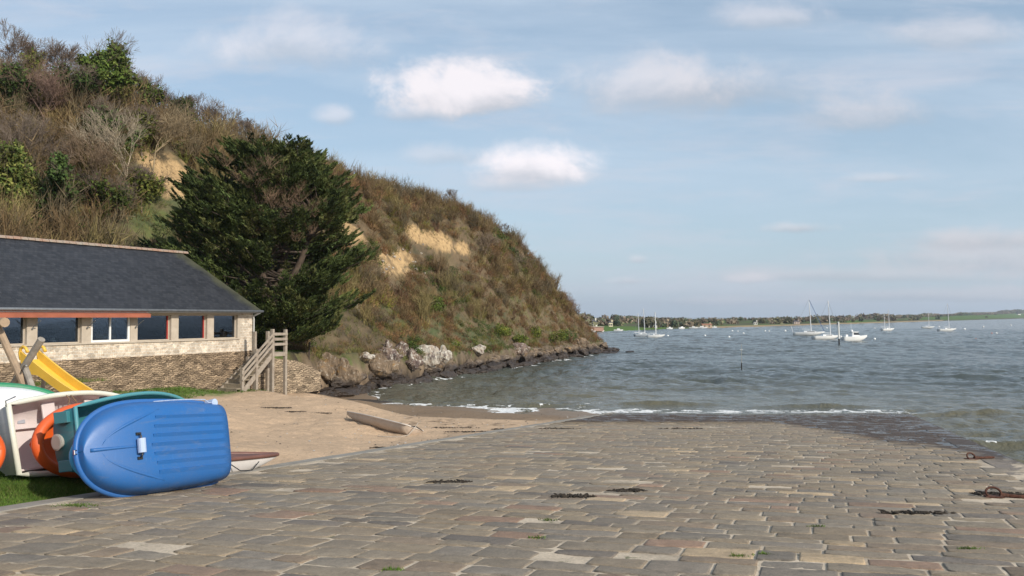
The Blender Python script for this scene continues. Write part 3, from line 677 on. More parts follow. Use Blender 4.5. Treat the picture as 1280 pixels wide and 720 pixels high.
# branching trees -------------------------------------------------
def branch_tree(rg,height=4,trunk_r=.07,levels=5,spread=.55,lean=(0,0),nb=(2,4),first=.28):
    segs=[]
    def grow(p,d,L,r,lv):
        n=2; q=p
        for i in range(n):
            d=(d+Vector(rg.normal(0,.13,3))+Vector((0,0,.05))).normalized(); q2=q+d*L/n; r2=r*(.82 if i==0 else .78)
            segs.append((q,q2,r,r2,lv)); q=q2; r=r2
            if lv<levels and (i==n-1 or lv>0):
                k=int(rg.integers(nb[0],nb[1]+1)) if i==n-1 else 1
                for _ in range(k):
                    ax=Vector(rg.normal(0,1,3)); ax=(ax-d*ax.dot(d)).normalized(); dn=(d+ax*spread*rg.uniform(.5,1.4)).normalized()
                    grow(q,dn,L*rg.uniform(.62,.86),r*rg.uniform(.6,.8),lv+1)
    grow(Vector((0,0,-.3)),Vector((lean[0],lean[1],1)).normalized(),height*first,trunk_r,0)
    return segs
def segmesh(name,segs,lv0,lv1,col,minr=.006):
    S=[s for s in segs if lv0<=s[4]<=lv1]
    a=np.array([s[0] for s in S]);b_=np.array([s[1] for s in S]);r1=np.maximum(np.array([s[2] for s in S]),minr);r2=np.maximum(np.array([s[3] for s in S]),minr*.8)
    d=norm(b_-a); u1=norm(np.cross(d,np.array([.3,.5,.81])));u2=np.cross(d,u1); n=len(S); k=3 if lv0>1 else 6
    V=np.zeros((n,2*k,3))
    for i in range(k):
        an_=2*math.pi*i/k; o=u1*math.cos(an_)+u2*math.sin(an_); V[:,i]=a+o*r1[:,None]; V[:,k+i]=b_+o*r2[:,None]
    Fq=[]; bs=np.arange(n)*2*k
    for i in range(k):
        j=(i+1)%k; Fq.append(np.stack([bs+i,bs+j,bs+k+j,bs+k+i],1))
    c_=np.array(col)[None]*rng.uniform(.8,1.2,(n,1)); return npmesh(name,V.reshape(-1,3),np.concatenate(Fq),cols=np.repeat(c_,2*k,0))
def leafcards(P,size,rg,cols_,out=None):
    n=len(P); nn=norm(rg.normal(size=(n,3))+np.array([.3,-.3,.6])); a=norm(np.cross(nn,rg.normal(size=(n,3)))); b_=np.cross(nn,a); s=(size*rg.uniform(.6,1.4,n))[:,None]
    T=np.stack([P-a*s*.6,P+a*s*.6,P+b_*s*1.2],1); c_=cols_[rg.integers(len(cols_),size=n)]*rg.uniform(.7,1.3,(n,1)); return T.reshape(-1,3),np.repeat(c_,3,0)
bark=vcmat('bark',.9,var=.3,scale=3)
def bare_tree(label,px,py,height,seed,D=None,r=.06,spread=.55,lean=(0,0),ivy=0,col=(.17,.13,.10),levels=5,ivycols=GR,name='bare_tree',cat='tree',group=None,ivysize=.12,nb=(2,4)):
    p=hitg(px,py) if D is None else None
    if group==g: height*=1.35
    if group==g2_ and px<260: height*=1.22; ivysize*=1.15
    if D is not None: q_=at(px,py,D); p=np.array([q_[0],q_[1],float(gh(np.array([q_[0]]),np.array([q_[1]]))[0])])
    rg=np.random.default_rng(seed); segs=branch_tree(rg,height,r,levels,spread,lean,nb)
    e=empty(name,tuple(p),label=label,cat=cat,group=group)
    link('trunk',segmesh('trunk',segs,0,1,col,.02),bark,e); link('crown',segmesh('crown',segs,2,9,col,.009),bark,e)
    if ivy:
        S=[s for s in segs if s[4]<=3]; k=rg.integers(0,len(S),ivy); a=np.array([S[i][0] for i in k]);b_=np.array([S[i][1] for i in k]); f=rg.uniform(0,1,(ivy,1))
        P_=a+(b_-a)*f+rg.normal(0,.20,(ivy,3)); T,c_=leafcards(P_,ivysize,rg,ivycols); link('ivy',npmesh('ivy',T,np.arange(len(T)).reshape(-1,3),cols=c_),veg,e)
    return e
YG=np.array([(.13,.15,.03),(.17,.18,.04),(.09,.12,.025),(.20,.19,.05)])
DG=np.array([(.045,.075,.02),(.035,.055,.016),(.06,.09,.025)])
g='trees on the hilltop skyline'; g2_='trees on the hill slope'
bare_tree('tall bare tree at the far left edge of the hilltop',8,82,3.8,11,D=66,r=.09,group=g)
bare_tree('bare rounded tree on the skyline left of the ivy-clad ones',62,92,3.4,12,D=67,group=g)
bare_tree('small yellow-green leafed tree on the skyline at far left',40,92,2.6,13,D=66,ivy=2600,ivycols=YG,group=g,name='leafy_tree')
bare_tree('ivy-darkened tree on the skyline with twigs over it',152,112,3.6,14,D=74,ivy=2600,ivycols=DG,group=g,name='ivy_tree')
bare_tree('thin bare tree standing up behind the bright green clump',126,105,3.6,15,D=74,group=g)
bare_tree('lone small bare tree with a round head on the skyline',194,118,2.6,16,D=80,r=.05,group=g,spread=.7)
bare_tree('ivy-clad tree left of the small gap in the skyline wood',222,152,3.9,17,D=80,ivy=2600,ivycols=DG,group=g,name='ivy_tree')
bare_tree('bare grey tree beside the gap in the skyline wood',255,150,4.4,18,D=81,group=g)
bare_tree('bushy bare tree on the skyline above the cypress',285,150,3.2,19,D=84,group=g)
bare_tree('bare thicket tree where the skyline starts to fall',330,168,2.8,20,D=88,r=.05,group=g)
bare_tree('wiry bare tree above the tip of the clay cliff',565,268,2.6,21,D=113,r=.05,group=g)
bare_tree('slender bare tree on the falling skyline right of the cliffs',632,306,2.4,22,D=122,r=.05,group=g)
bare_tree('bare sapling low on the seaward end of the skyline',690,365,2.0,23,D=129,r=.04,group=g)
bare_tree('bare tree on the skyline right above the cypress top',300,158,3.0,43,D=86,r=.05,group=g)
bare_tree('greyish bare tree between the ivy trees on the skyline',176,120,3.3,44,D=77,r=.05,group=g)
g2_='trees on the hill slope'
bare_tree('bright green ivy-covered tree below the skyline',118,150,6.5,24,ivy=7000,ivycols=np.array([(.075,.12,.025),(.10,.145,.03),(.13,.16,.04)]),ivysize=.15,name='ivy_tree',group=g2_,r=.08)
bare_tree('olive round tree right of the bright ivy tree below the skyline',152,150,4.2,25,ivy=3500,ivycols=YG*.75,ivysize=.14,name='ivy_tree',group=g2_)
bare_tree('forked pale-stemmed tree left of the ochre clay patch',166,262,7.0,26,r=.10,col=(.34,.28,.20),group=g2_,spread=.5)
bare_tree('pale twiggy tree with spreading crown right of the forked one',190,215,5.2,27,r=.07,col=(.30,.23,.14),group=g2_,spread=.75)
bare_tree('golden twigged tree on the slope above the roof',70,225,5.0,28,r=.07,col=(.27,.20,.09),group=g2_,spread=.7)
bare_tree('big evergreen bush with yellow-green leaves over the roof at left',18,290,6.0,29,r=.10,ivy=9000,ivycols=np.array([(.15,.17,.04),(.10,.13,.03),(.20,.20,.06),(.07,.10,.025)]),ivysize=.16,name='leafy_tree',group=g2_,spread=.8)
bare_tree('dark green leafy tree beside the yellow-green one above the roof',40,285,5.4,30,r=.09,ivy=5000,ivycols=DG*1.2,ivysize=.15,name='leafy_tree',group=g2_,spread=.7)
bare_tree('slim dark ivy tree in the hollow below the forked tree',150,215,4.6,31,ivy=3200,ivycols=DG*1.3,name='ivy_tree',group=g2_)
bare_tree('brown many-stemmed tree on the slope above the ridge of the roof',105,262,4.8,32,r=.07,col=(.20,.14,.09),group=g2_,spread=.7,nb=(3,4))
bare_tree('reddish bare tree high on the left slope',55,170,4.6,33,r=.07,col=(.20,.13,.10),group=g2_,spread=.7,nb=(3,4))
bare_tree('pale bare tree in front of the hillside right of the clay cliffs',604,330,4.6,34,r=.05,col=(.24,.18,.13),group=g2_,spread=.5)
bare_tree('second pale bare tree on the seaward slope',640,345,4.0,35,r=.05,col=(.22,.17,.12),group=g2_,spread=.5)
bare_tree('ivy bush tree high on the right-hand slope',642,322,1.8,36,ivy=900,ivycols=DG*1.4,name='ivy_tree',group=g2_)
bare_tree('dull green bushy tree above the roof ridge middle',130,285,3.6,37,ivy=2600,ivycols=GR,name='leafy_tree',group=g2_,spread=.8)
bare_tree('grey brown tree at the left edge halfway up the slope',8,235,5.2,38,r=.08,col=(.18,.14,.11),group=g2_,spread=.7,nb=(3,4))
for a in [('thicket of bare twigs on the skyline between the left tree and the rounded one',32,86,3.2,61,0,None),('short bare tree on the skyline just left of the bright ivy clump',92,100,3.4,62,0,None),('grey bare tree on the skyline above the bright ivy clump',112,106,3.8,63,0,None),
  ('low bare tree on the skyline right of the lone round-headed tree',210,126,3.0,64,0,None),('bare tree on the skyline between the ivy tree and the gap',238,138,3.4,65,0,None),('brownish bare tree on the skyline right of the gap',268,146,3.2,66,0,None),('last bare skyline tree before the cypress top',315,164,2.8,67,0,None)]:
    bare_tree(a[0],a[1],a[2],a[3],a[4],r=.06,group=g,col=(.15,.11,.085),nb=(3,4))
for a in [('ivy-hung tree in the upper left of the slope under the skyline',88,150,4.8,71,3600,DG*1.2),('olive leafy tree high on the slope right of the bright ivy tree',182,160,4.4,72,3400,GR*1.1),('ivy tree on the slope just left of the ochre clay',178,200,4.2,73,3200,YG*.6),
  ('dark ivy thicket tree in the middle of the left slope',110,205,4.4,74,3800,DG*1.3),('yellowish leafed tree low above the roof middle',178,270,3.6,75,2600,YG*.8),('dense green ivy tree above the left part of the roof',82,275,4.0,76,3600,GR*1.2),('green leafy tree between clay patch and cypress',245,180,3.6,77,2600,GR),
  ('dark ivy tree at the left edge high on the slope',14,150,4.6,78,3600,DG*1.2)]:
    bare_tree(a[0],a[1],a[2],a[3],a[4],r=.07,ivy=a[5],ivycols=a[6],ivysize=.14,name='ivy_tree',group=g2_,spread=.7,nb=(3,4))
# green bushes near the cliff foot
def bush(label,px,py,w_,h_,cols_,n=1500,size=.10,seed=1):
    p=hitg(px,py); rg=np.random.default_rng(seed); T=[];Cc=[]
    for k in range(5):
        o=np.array([rg.normal(0,w_*.33),rg.normal(0,w_*.33),rg.uniform(-.1,.25)*h_]); b_=leaf_blob(n//5,rg,w_*.42,h_*.4,size,.5)+o; T.append(b_.reshape(-1,3)); c_=cols_[rg.integers(len(cols_),size=len(b_))]*rg.uniform(.65,1.3,(len(b_),1)); Cc.append(np.repeat(c_,3,0))
    o=trimesh('evergreen_bush',T,Cc,veg,loc=tuple(p)); return tag(o,label,'bush','green bushes above the shore rocks')
GO=np.array([(.14,.17,.03),(.19,.20,.04),(.08,.12,.02)])
bush('yellow-green bush in the middle of the row above the rocks',627,420,1.9,1.5,GO,seed=1)
bush('small yellow-green bush lower right of its brighter neighbour',649,430,1.4,1.1,GO,900,seed=2)
bush('yellow-green bush right above the brown rocks near the point',694,430,1.5,2.0,GO,1000,seed=3)
bush('dark green bush nearest the point, beside a yellow-green one',708,428,1.4,1.8,DG*1.5,900,seed=4)
bush('pale green bush half way between the middle bush and the point',670,425,1.3,1.8,GO*.8,900,seed=5)
bush('dark green bush on the slope below the clay cliffs',561,350,1.0,1.0,DG*1.3,600,seed=6)
bush('long green bush patch low on the middle slope',545,392,2.2,1.2,np.array([(.09,.13,.02),(.07,.10,.02)]),1200,seed=7)
bush('small green bush right above the white rock face',563,432,.9,.7,GO*.9,500,seed=8)
bush('green bush strip upper right of the cypress foot',535,378,1.6,.9,np.array([(.09,.13,.02),(.07,.10,.02)]),800,seed=9)

# the cypress ------------------------------------------------------
cx,cy_=at(325,420,54)[:2]; cz=float(gh(np.array([cx]),np.array([cy_]))[0])
cyp=empty('cypress_tree',(cx,cy_,cz),label='big dark green cypress with layered sweeping branches behind the building',cat='tree')
rg=np.random.default_rng(77)
mb=MB(); TOP=16.6-cz
stems=[]
for k,(lx,ly,tx,ty,hh_) in enumerate([(0,0,.6,0,TOP-.6),(.35,.1,2.2,.6,TOP*.86),(-.35,.2,-1.8,.5,TOP*.80),(.1,-.35,.4,-1.6,TOP*.74),(-.2,.4,-.6,1.8,TOP*.8),(.5,-.2,3.2,-1.2,TOP*.62)]):
    pts=[Vector((lx*(1+i*.2)+ (tx-lx)*(i/7)**1.3+rg.normal(0,.08),ly+(ty-ly)*(i/7)**1.3+rg.normal(0,.08),-.3+hh_*i/7)) for i in range(8)]
    mb.tube(pts,[.34*(1-i/8)**.8+.03 for i in range(8)],8); stems.append(pts)
mb.build('trunk',simple('cypress_bark',(.12,.085,.06),.9,.3,4,.8),cyp,smooth=True)
prof=[(3.9-cz+.3,4.4),(5.4-cz,5.6),(7.2-cz,6.1),(9-cz,6.1),(11-cz,5.7),(13-cz,4.9),(14.6-cz,3.6),(15.7-cz,1.9)]
TT=[];TC=[];limb=MB()
CG=np.array([(.050,.070,.022),(.066,.088,.026),(.084,.104,.032),(.040,.056,.019),(.105,.112,.038)])
NL=0
masses=[]
for k in range(60):
    zt=prof[0][0]+(prof[-1][0]-prof[0][0])*((k+rg.uniform(0,1))/60)**.92; a=k*2.399+rg.uniform(-.5,.5)
    if math.sin(a)>.45 and rg.random()<.5: a=-a
    masses.append((zt,a,rg.uniform(.86,1.16)))
for k in range(14): masses.append((prof[0][0]+rg.uniform(-.6,1.6),k*.45+3.1,rg.uniform(.75,1.1)))
for i in range(74*6):
    zt,a,rs_=masses[i//6]; zt=zt+rg.normal(0,.13); am=a; a=a+rg.normal(0,.20)
    Rm=np.interp(zt,[p[0] for p in prof],[p[1] for p in prof])*rs_*rg.uniform(.78,1.06)*(1.03 if math.cos(a)<0 else 1.02)
    sh=.06*(zt-3)
    st_=stems[rg.integers(len(stems))]; zi=max(.6,zt-Rm*rg.uniform(.15,.42)); zi=min(zi,st_[-1].z)
    k=min(6,max(0,int((zi+.3)/(st_[-1].z+.3)*7))); f=((zi+.3)/(st_[-1].z+.3)*7)-k; s0=st_[k].lerp(st_[k+1],min(1,max(0,f)))
    end=Vector((math.cos(a)*Rm+sh,math.sin(a)*Rm*.85,zt+rg.normal(0,.15)))
    pts=[]
    for j in range(6):
        q_=j/5; p=s0.lerp(end,q_); p.z+= -.35*math.sin(q_*3.14)*rg.uniform(.2,1)+ .25*q_*q_; pts.append(p+Vector(rg.normal(0,.05,3)))
    limb.tube(pts,[.05*(1-j/6)+.010 for j in range(6)],4,cap=False)
    npad=5+int(Rm*1.0)
    for j in range(npad):
        q_=.42+.60*(j+rg.uniform(0,1))/npad; q_=min(q_,1.02); kk=min(4,int(q_*5)); p=pts[kk].lerp(pts[kk+1],q_*5-kk)
        side=Vector((-math.sin(a),math.cos(a),0))*rg.normal(0,.42*(1.15-q_*.6)*min(1.4,Rm*.3+.3)); c0=np.array(p+side)
        dirv=np.array([math.cos(a+rg.normal(0,.5)),math.sin(a+rg.normal(0,.5)),rg.uniform(.15,.60)]); dirv/=np.linalg.norm(dirv)
        Lp=rg.uniform(.45,1.0)*(1.0 if zt<13-cz else .8); n=70
        f_=rg.uniform(0,1,n); wdt=.24*(1-f_*.8)
        lat=norm(np.cross(np.tile(dirv,(n,1)),np.array([0,0,1.])))
        P_=c0+dirv*(f_*Lp)[:,None]+lat*(rg.normal(0,1,n)*wdt)[:,None]+np.array([0,0,1.])*(rg.normal(0,.4,n)*wdt*.7+.18*f_**2)[:,None]
        D_=norm(dirv*1.0+lat*(rg.normal(0,.65,n))[:,None]+np.array([0,0,1.])*rg.uniform(0,.75,n)[:,None])*rg.uniform(.12,.30,n)[:,None]
        T=tris_from(P_,D_,rg.uniform(.06,.11,n),rg); TT.append(T.reshape(-1,3))
        c_=CG[rg.integers(len(CG))]*rg.uniform(.8,1.2); TC.append(np.repeat(c_[None]*rg.uniform(.7,1.35,(n,1)),3,0))
limb.build('limb',simple('limb_bark',(.11,.08,.06),.9,.3,4),cyp)
trimesh('foliage',TT,TC,veg,cyp); print('cypress tris',sum(len(q_) for q_ in TT)//3)
# dead brown twigs showing through the front of the crown
TT=[];TC=[]
for k in range(38):
    lx,lz=rg.normal(1.3,1.4),rg.normal(11.2-cz+.4,1.3); c0=np.array([lx,-rg.uniform(3.4,4.9)+abs(lx)*.25,lz]); T=twig_bush(150,rg,.85,1.0,.013)+c0; TT.append(T.reshape(-1,3)); TC.append(np.tile(np.array([[.17,.115,.075]])*rg.uniform(.7,1.3),(len(T)*3,1)))
trimesh('dead_twigs',TT,TC,veg,cyp)

# ---------------- rocks ----------------
rockmat,t,b,_=newmat('shore_rock'); P=pos(t); O=obc(t)
nA=t.noise(P,.8,6,.65);nB=t.noise(P,5,5,.65); sp=t.n('ShaderNodeSeparateXYZ'); t.L.new(P,sp.inputs[0])
strat=t.noise(t.scale(P,(2.2,2.2,.5)),2.5,6,.7)
c=t.mix(t.mapr(nA,.35,.65),(.135,.095,.062),(.22,.16,.105)); c=t.mix(t.mapr(t.noise(P,1.7,4,.6),.58,.72),c,(.30,.17,.055)); c=t.mix(t.mapr(nB,.56,.70),c,(.40,.36,.30))
c=t.mix(1,c,t.ramp(strat,[(.3,.35),(.5,1),(.7,1.3)]),'MULTIPLY')
dk=t.mapr(t.m('ADD',sp.outputs[2],t.m('MULTIPLY',t.m('SUBTRACT',nA,.5),1.4)),1.15,.65); c=t.mix(dk,c,t.mix(nB,(.020,.015,.012),(.055,.035,.022)))
t.put(b.inputs['Base Color'],c); t.put(b.inputs['Roughness'],t.mapr(dk,0,1,.9,.5)); t.put(b.inputs['Normal'],t.bump(t.m('ADD',strat,t.m('MULTIPLY',nB,.5)),1.0,.12))
pale,t,b,_=newmat('pale_rock'); P=pos(t); nB=t.noise(P,3,5,.65); strat=t.noise(t.scale(P,(2.4,2.4,.7)),1.8,6,.7)
c=t.mix(t.mapr(nB,.4,.62),(.56,.53,.46),(.36,.29,.22)); c=t.mix(t.mapr(strat,.52,.38),c,(.13,.095,.085)); t.put(b.inputs['Base Color'],c); b.inputs['Roughness'].default_value=.9; t.put(b.inputs['Normal'],t.bump(strat,1.0,.15))
purp,t,b,_=newmat('speckled_rock'); P=pos(t); nB=t.noise(P,4.5,5,.7); nA=t.noise(t.scale(P,(2.4,2.4,.9)),1.2,5,.7)
c=t.mix(t.mapr(nA,.4,.6),(.12,.085,.075),(.22,.16,.12)); c=t.mix(t.mapr(nB,.55,.60),c,(.52,.48,.42)); t.put(b.inputs['Base Color'],c); b.inputs['Roughness'].default_value=.9; t.put(b.inputs['Normal'],t.bump(nB,1.0,.1))
import bmesh
def rockmesh(seed,sub=4,rough=.32,ell=(1,1,1),strata=.12):
    bm=bmesh.new(); bmesh.ops.create_icosphere(bm,subdivisions=sub,radius=1); V=np.array([v.co[:] for v in bm.verts]); rg=np.random.default_rng(seed)
    # planar cuts give broken faces
    for k in range(11):
        n_=norm(rg.normal(size=3)); h_=rg.uniform(.45,.8); dd_=V@n_; m_=dd_>h_; V[m_]-=np.outer((dd_[m_]-h_)*.92,n_)
    n_=fbm(V[:,0]*1.8+seed,V[:,1]*1.8+V[:,2]*2.1,seed,4)[:,None]; V*=1+rough*n_
    V+=norm(V)*(strata*(vn(V[:,0]*5+V[:,2]*1.3,V[:,1]*5,seed+9)-.5))[:,None]
    V*=np.array(ell)
    for v,c_ in zip(bm.verts,V): v.co=c_
    me=bpy.data.meshes.new('rock'); bm.to_mesh(me); bm.free(); return me
RM=[rockmesh(s,4,.35,(1,1,1)) for s in range(7)]
for m_ in RM: m_.materials.append(rockmat)
def rock(p,s,rz,label,group=None,mat=None,me=None,rx=0):
    o=bpy.data.objects.new('rock',me or RM[rng.integers(len(RM))]); COL.objects.link(o); o.location=tuple(p); o.scale=s; o.rotation_euler=(rx,0,rz)
    if mat:
        o.data=o.data.copy(); o.data.materials.clear(); o.data.materials.append(mat)
    return tag(o,label,'rock',group)
foot=[(-12.9,50.3),(-12.0,55),(-11.2,58),(-10.2,63),(-8.7,68),(-5,79),(-2.4,86.7),(4.6,105),(12.3,127),(15.2,131)]
cum=[0]
for a,b_ in zip(foot,foot[1:]): cum.append(cum[-1]+math.dist(a,b_))
def along(s):
    i=min(len(foot)-2,max(0,np.searchsorted(cum,s)-1)); f=(s-cum[i])/(cum[i+1]-cum[i]); return np.array(foot[i])*(1-f)+np.array(foot[i+1])*f
def rlab(row,s,h_):
    seg='beside the cove' if s<12 else 'below the white outcrops' if s<32 else 'between outcrops and bushes' if s<52 else 'below the green bushes' if s<76 else 'close to the point'
    return ['dark wet rock at the waterline ','brown broken rock above the waterline ','light brown rock at the top of the rock band '][row].replace('rock',('tall ' if h_>.66 else 'low ' if h_<.48 else 'middling ')+'rock',1)+seg
s=.3
while s<cum[-1]:
    for row in range(4):
        p=along(min(cum[-1],s+random.uniform(-.4,.4))); o=random.uniform(-.5,.5)+[-.1,.9,2.0,2.9][row]; x_,y_=p[0]-.94*o,p[1]+.35*o
        zz_=[.3,.85,1.5,1.9][row]+random.uniform(-.2,.3); hz_=random.uniform(.36,.75)*(1.1 if row<2 else .8)
        if row>=2 and random.random()<.35: continue
        rock((x_,y_,zz_-.25),(random.uniform(.7,1.9),random.uniform(.5,1.1),hz_),random.uniform(1.0,1.6)+random.choice((0,3.14)),rlab(min(row,2),s,hz_),['dark rocks along the foot of the headland','brown rocks above the waterline','light brown rocks at the top of the shore band'][min(row,2)])
    s+=random.uniform(1.15,1.75)
for i,(px,py,D,sx1,sz1) in enumerate([(756,440,126,1.6,.35),(766,440.5,126,1.3,.28),(788,440.5,128,.9,.3),(742,444,120,1.2,.35),(600,466,82,1.3,.5),(612,463,84,1.0,.35),(718,447,113,1.4,.35)]):
    p=at(px,py,D); rock((p[0],p[1],.05),(sx1,1.0,sz1),random.uniform(0,3),['low black rock awash at the very tip of the point','flat black rock just off the point, touching the last rocks','lone black rock standing out in the water beyond the point','dark rock in the water just before the point','black rock with surf breaking at the bend of the shore','smaller black rock beside the surf at the bend of the shore','flat dark ledge in the water under the green bushes'][i],mat=None)
WR=[rockmesh(20+s,4,.5,(1,1,1),.3) for s in range(4)]
def prock(px,py,w_,h_,label,mat,seed,rz=None):
    p=hitg(px,py,45); o=rock(p+np.array([0.15,-.3,0]),(w_,.8,h_),rng.uniform(-.3,.3) if rz is None else rz,label,'pale rock outcrops above the shore',mat,WR[seed%4]); return o
prock(534,452,1.5,1.1,'big white rock face standing above the brown shore rocks',pale,0)
prock(552,448,.9,.9,'white rock knob at the right end of the big white face',pale,1)
prock(512,450,1.1,.9,'speckled purple and white rock left of the big white face',purp,2)
prock(500,440,.8,.8,'speckled rock standing higher, left of the white face',purp,3)
prock(483,452,1.2,.9,'dark purple speckled rock mass left of the white outcrops',purp,0)
prock(482,436,.5,.55,'thin speckled rock rib running up the slope',purp,1)
prock(597,440,.9,.6,'small white rock in the grass at the cliff foot',pale,3)
prock(455,448,.8,.35,'low white rock ledge at the left end of the outcrops',pale,1)
prock(443,385,.6,.7,'pale speckled rock half hidden by the right side of the cypress',purp,2)
prock(648,440,1.3,.8,'grey rock slab in the shore band right of the small white rock',purp,0)
prock(470,466,1.8,1.0,'reddish brown rock bluff with lichen under the outcrops',rockmat,1)
prock(425,470,1.5,1.2,'upright tan rock with orange lichen beside the cove',rockmat,2)
prock(405,468,1.2,1.1,'tan rock at the inner corner of the cove',rockmat,3)
prock(725,432,1.2,.9,'buff rock just before the point',rockmat,0)
# scree stones below the clay cliffs
SM=rockmesh(40,2,.3); SM.materials.append(pale)
for i in range(34):
    p=hitg(rng.uniform(466,532),rng.uniform(302,348)); s_=rng.uniform(.10,.30)
    rock(p+np.array([0,0,.05]),(s_,s_,s_*.8),rng.uniform(0,6),'pale scree stone on the slope below the clay cliffs','scree stones below the clay cliffs',None,SM)
# ---------------- the building ----------------
def wavy(name,c1,c2,mort,bw,bh,msz,dist=.0,var=.35,bumpd=.02,rough=.9,off=.5,sq=1):
    """laid stone: brick texture on object x/z, bent by noise"""
    m,t,b,_=newmat(name); O=obc(t); s=t.n('ShaderNodeSeparateXYZ'); t.L.new(O,s.inputs[0]); c=t.n('ShaderNodeCombineXYZ')
    n0=t.noise(O,1.8,4,.6); n00=t.noise(O,7,3,.6)
    zz=t.m('ADD',s.outputs[2],t.m('MULTIPLY',t.m('ADD',t.m('SUBTRACT',n0,.5),t.m('MULTIPLY',t.m('SUBTRACT',n00,.5),.5)),dist))
    xx=t.m('ADD',t.m('ADD',s.outputs[0],s.outputs[1]),t.m('MULTIPLY',t.m('SUBTRACT',n00,.5),dist*1.2))
    t.put(c.inputs[0],xx); t.put(c.inputs[1],zz)
    br=t.n('ShaderNodeTexBrick'); t.put(br.inputs['Vector'],c.outputs[0]); br.inputs['Color1'].default_value=c1+(1,); br.inputs['Color2'].default_value=c2+(1,); br.inputs['Mortar'].default_value=mort+(1,)
    br.inputs['Scale'].default_value=1; br.inputs['Mortar Size'].default_value=msz; br.inputs['Mortar Smooth'].default_value=.3; br.inputs['Brick Width'].default_value=bw; br.inputs['Row Height'].default_value=bh; br.offset=off; br.squash=sq; br.squash_frequency=3
    vz=t.n('ShaderNodeTexVoronoi'); t.put(vz.inputs['Vector'],t.scale(c.outputs[0],(1/bw,1/bh,1))); vz.inputs['Scale'].default_value=.8
    n2=t.noise(O,22,4,.7)
    cc=t.mix(1,br.outputs['Color'],t.ramp(vz.outputs['Color'],[(.1,1-var),(.9,1+var)]),'MULTIPLY'); cc=t.mix(1,cc,t.ramp(n2,[(.25,.8),(.75,1.2)]),'MULTIPLY'); cc=t.mix(t.m('MULTIPLY',t.mapr(n0,.4,.7),.35),cc,tuple(k*.6 for k in c1))
    t.put(b.inputs['Base Color'],cc); b.inputs['Roughness'].default_value=rough; b.inputs['Specular IOR Level'].default_value=.2
    t.put(b.inputs['Normal'],t.bump(t.m('ADD',t.m('MULTIPLY',t.m('SUBTRACT',1,br.outputs['Fac']),1),t.m('MULTIPLY',n2,.7)),.9,bumpd)); return m
rubble=wavy('rubble_stone',(.40,.295,.195),(.23,.17,.118),(.12,.085,.055),.27,.085,.014,.30,.55,.05)
blocks=wavy('coursed_block_stone',(.50,.40,.30),(.62,.53,.42),(.72,.67,.58),.22,.135,.014,.03,.30,.012)
pillar=simple('pillar_render',(.50,.43,.345),.85,.2,3,.3,col2=(.41,.345,.27))
white=simple('white_paint',(.78,.78,.76),.4,.06,3)
zinc=simple('zinc',(.30,.31,.32),.45,.2,4,metal=.6)
slate,t,b,_=newmat('slate'); O=obc(t); s=t.n('ShaderNodeSeparateXYZ'); t.L.new(O,s.inputs[0]); c=t.n('ShaderNodeCombineXYZ'); t.put(c.inputs[0],s.outputs[0]); t.put(c.inputs[1],t.m('ADD',t.m('MULTIPLY',s.outputs[2],1.55),0))
br=t.n('ShaderNodeTexBrick'); t.put(br.inputs['Vector'],c.outputs[0]); br.inputs['Color1'].default_value=(.036,.038,.044,1); br.inputs['Color2'].default_value=(.019,.021,.026,1); br.inputs['Mortar'].default_value=(.015,.015,.018,1)
br.inputs['Scale'].default_value=1; br.inputs['Mortar Size'].default_value=.008; br.inputs['Brick Width'].default_value=.22; br.inputs['Row Height'].default_value=.16
n1_=t.noise(O,1.2,5,.6); n2_=t.noise(O,14,3,.7); cc=t.mix(1,br.outputs['Color'],t.ramp(n2_,[(.2,.7),(.8,1.35)]),'MULTIPLY'); cc=t.mix(1,cc,t.ramp(n1_,[(.3,.85),(.7,1.2)]),'MULTIPLY')
hipm=t.mapr(t.m('ADD',t.m('ADD',s.outputs[0],t.m('MULTIPLY',s.outputs[2],.55)),t.m('MULTIPLY',t.m('SUBTRACT',n1_,.5),1.6)),2.3,3.1)
cc=t.mix(t.m('MULTIPLY',hipm,.65),cc,(.085,.085,.04)); lich=t.m('MULTIPLY',t.mapr(t.noise(O,6,5,.7),.62,.70),.3); cc=t.mix(lich,cc,(.14,.14,.12))
t.put(b.inputs['Base Color'],cc); t.put(b.inputs['Roughness'],t.mapr(n2_,.2,.8,.45,.65)); b.inputs['Specular IOR Level'].default_value=.4; t.put(b.inputs['Normal'],t.bump(t.m('ADD',t.m('SUBTRACT',1,br.outputs['Fac']),n2_),.6,.01))
# local frame: x along the front wall away from the camera (0 = seaward corner), y inward, z up
BR_=math.atan2(.905,.424); BL=27.0; BW=7.0
B=empty('building',(-13.5,46,0),(0,0,BR_),label='long low stone building with a slate roof and a row of large windows',cat='building')
zb,z1,zs,zt,ze=1.0,3.43,4.11,5.29,5.54
mb=MB(); mb.lim((-BL,0,zb),(0,.5,z1)).lim((-BL,BW-.5,zb),(0,BW,z1)).lim((-.5,.5,zb),(0,BW-.5,z1)).lim((-BL,.5,zb),(-BL+.5,BW-.5,z1)); mb.build('stone_base',rubble,B)
mb=MB(); mb.lim((-BL,.03,z1),(-.0,.38,zs)).lim((-BL,BW-.4,z1),(0,BW-.03,ze)).lim((-.38,.38,z1),(-.03,BW-.4,ze)).lim((-BL,.38,z1),(-BL+.35,BW-.4,ze)).lim((-.95,.032,zs),(-.0,.38,ze)); mb.build('wall',blocks,B)
wins=[(-1.15,-2.81),(-3.25,-5.08),(-5.52,-7.46),(-7.85,-9.87),(-10.33,-12.35),(-12.8,-14.85),(-15.3,-17.35),(-17.8,-19.85),(-20.3,-22.35)]
e0=-.95
for a_,b_ in wins: MB().lim((a_,.02,zs),(e0,.40,zt)).build('pillar',pillar,B); e0=b_
MB().lim((-BL,.02,zs),(e0,.40,zt)).build('pillar',pillar,B)
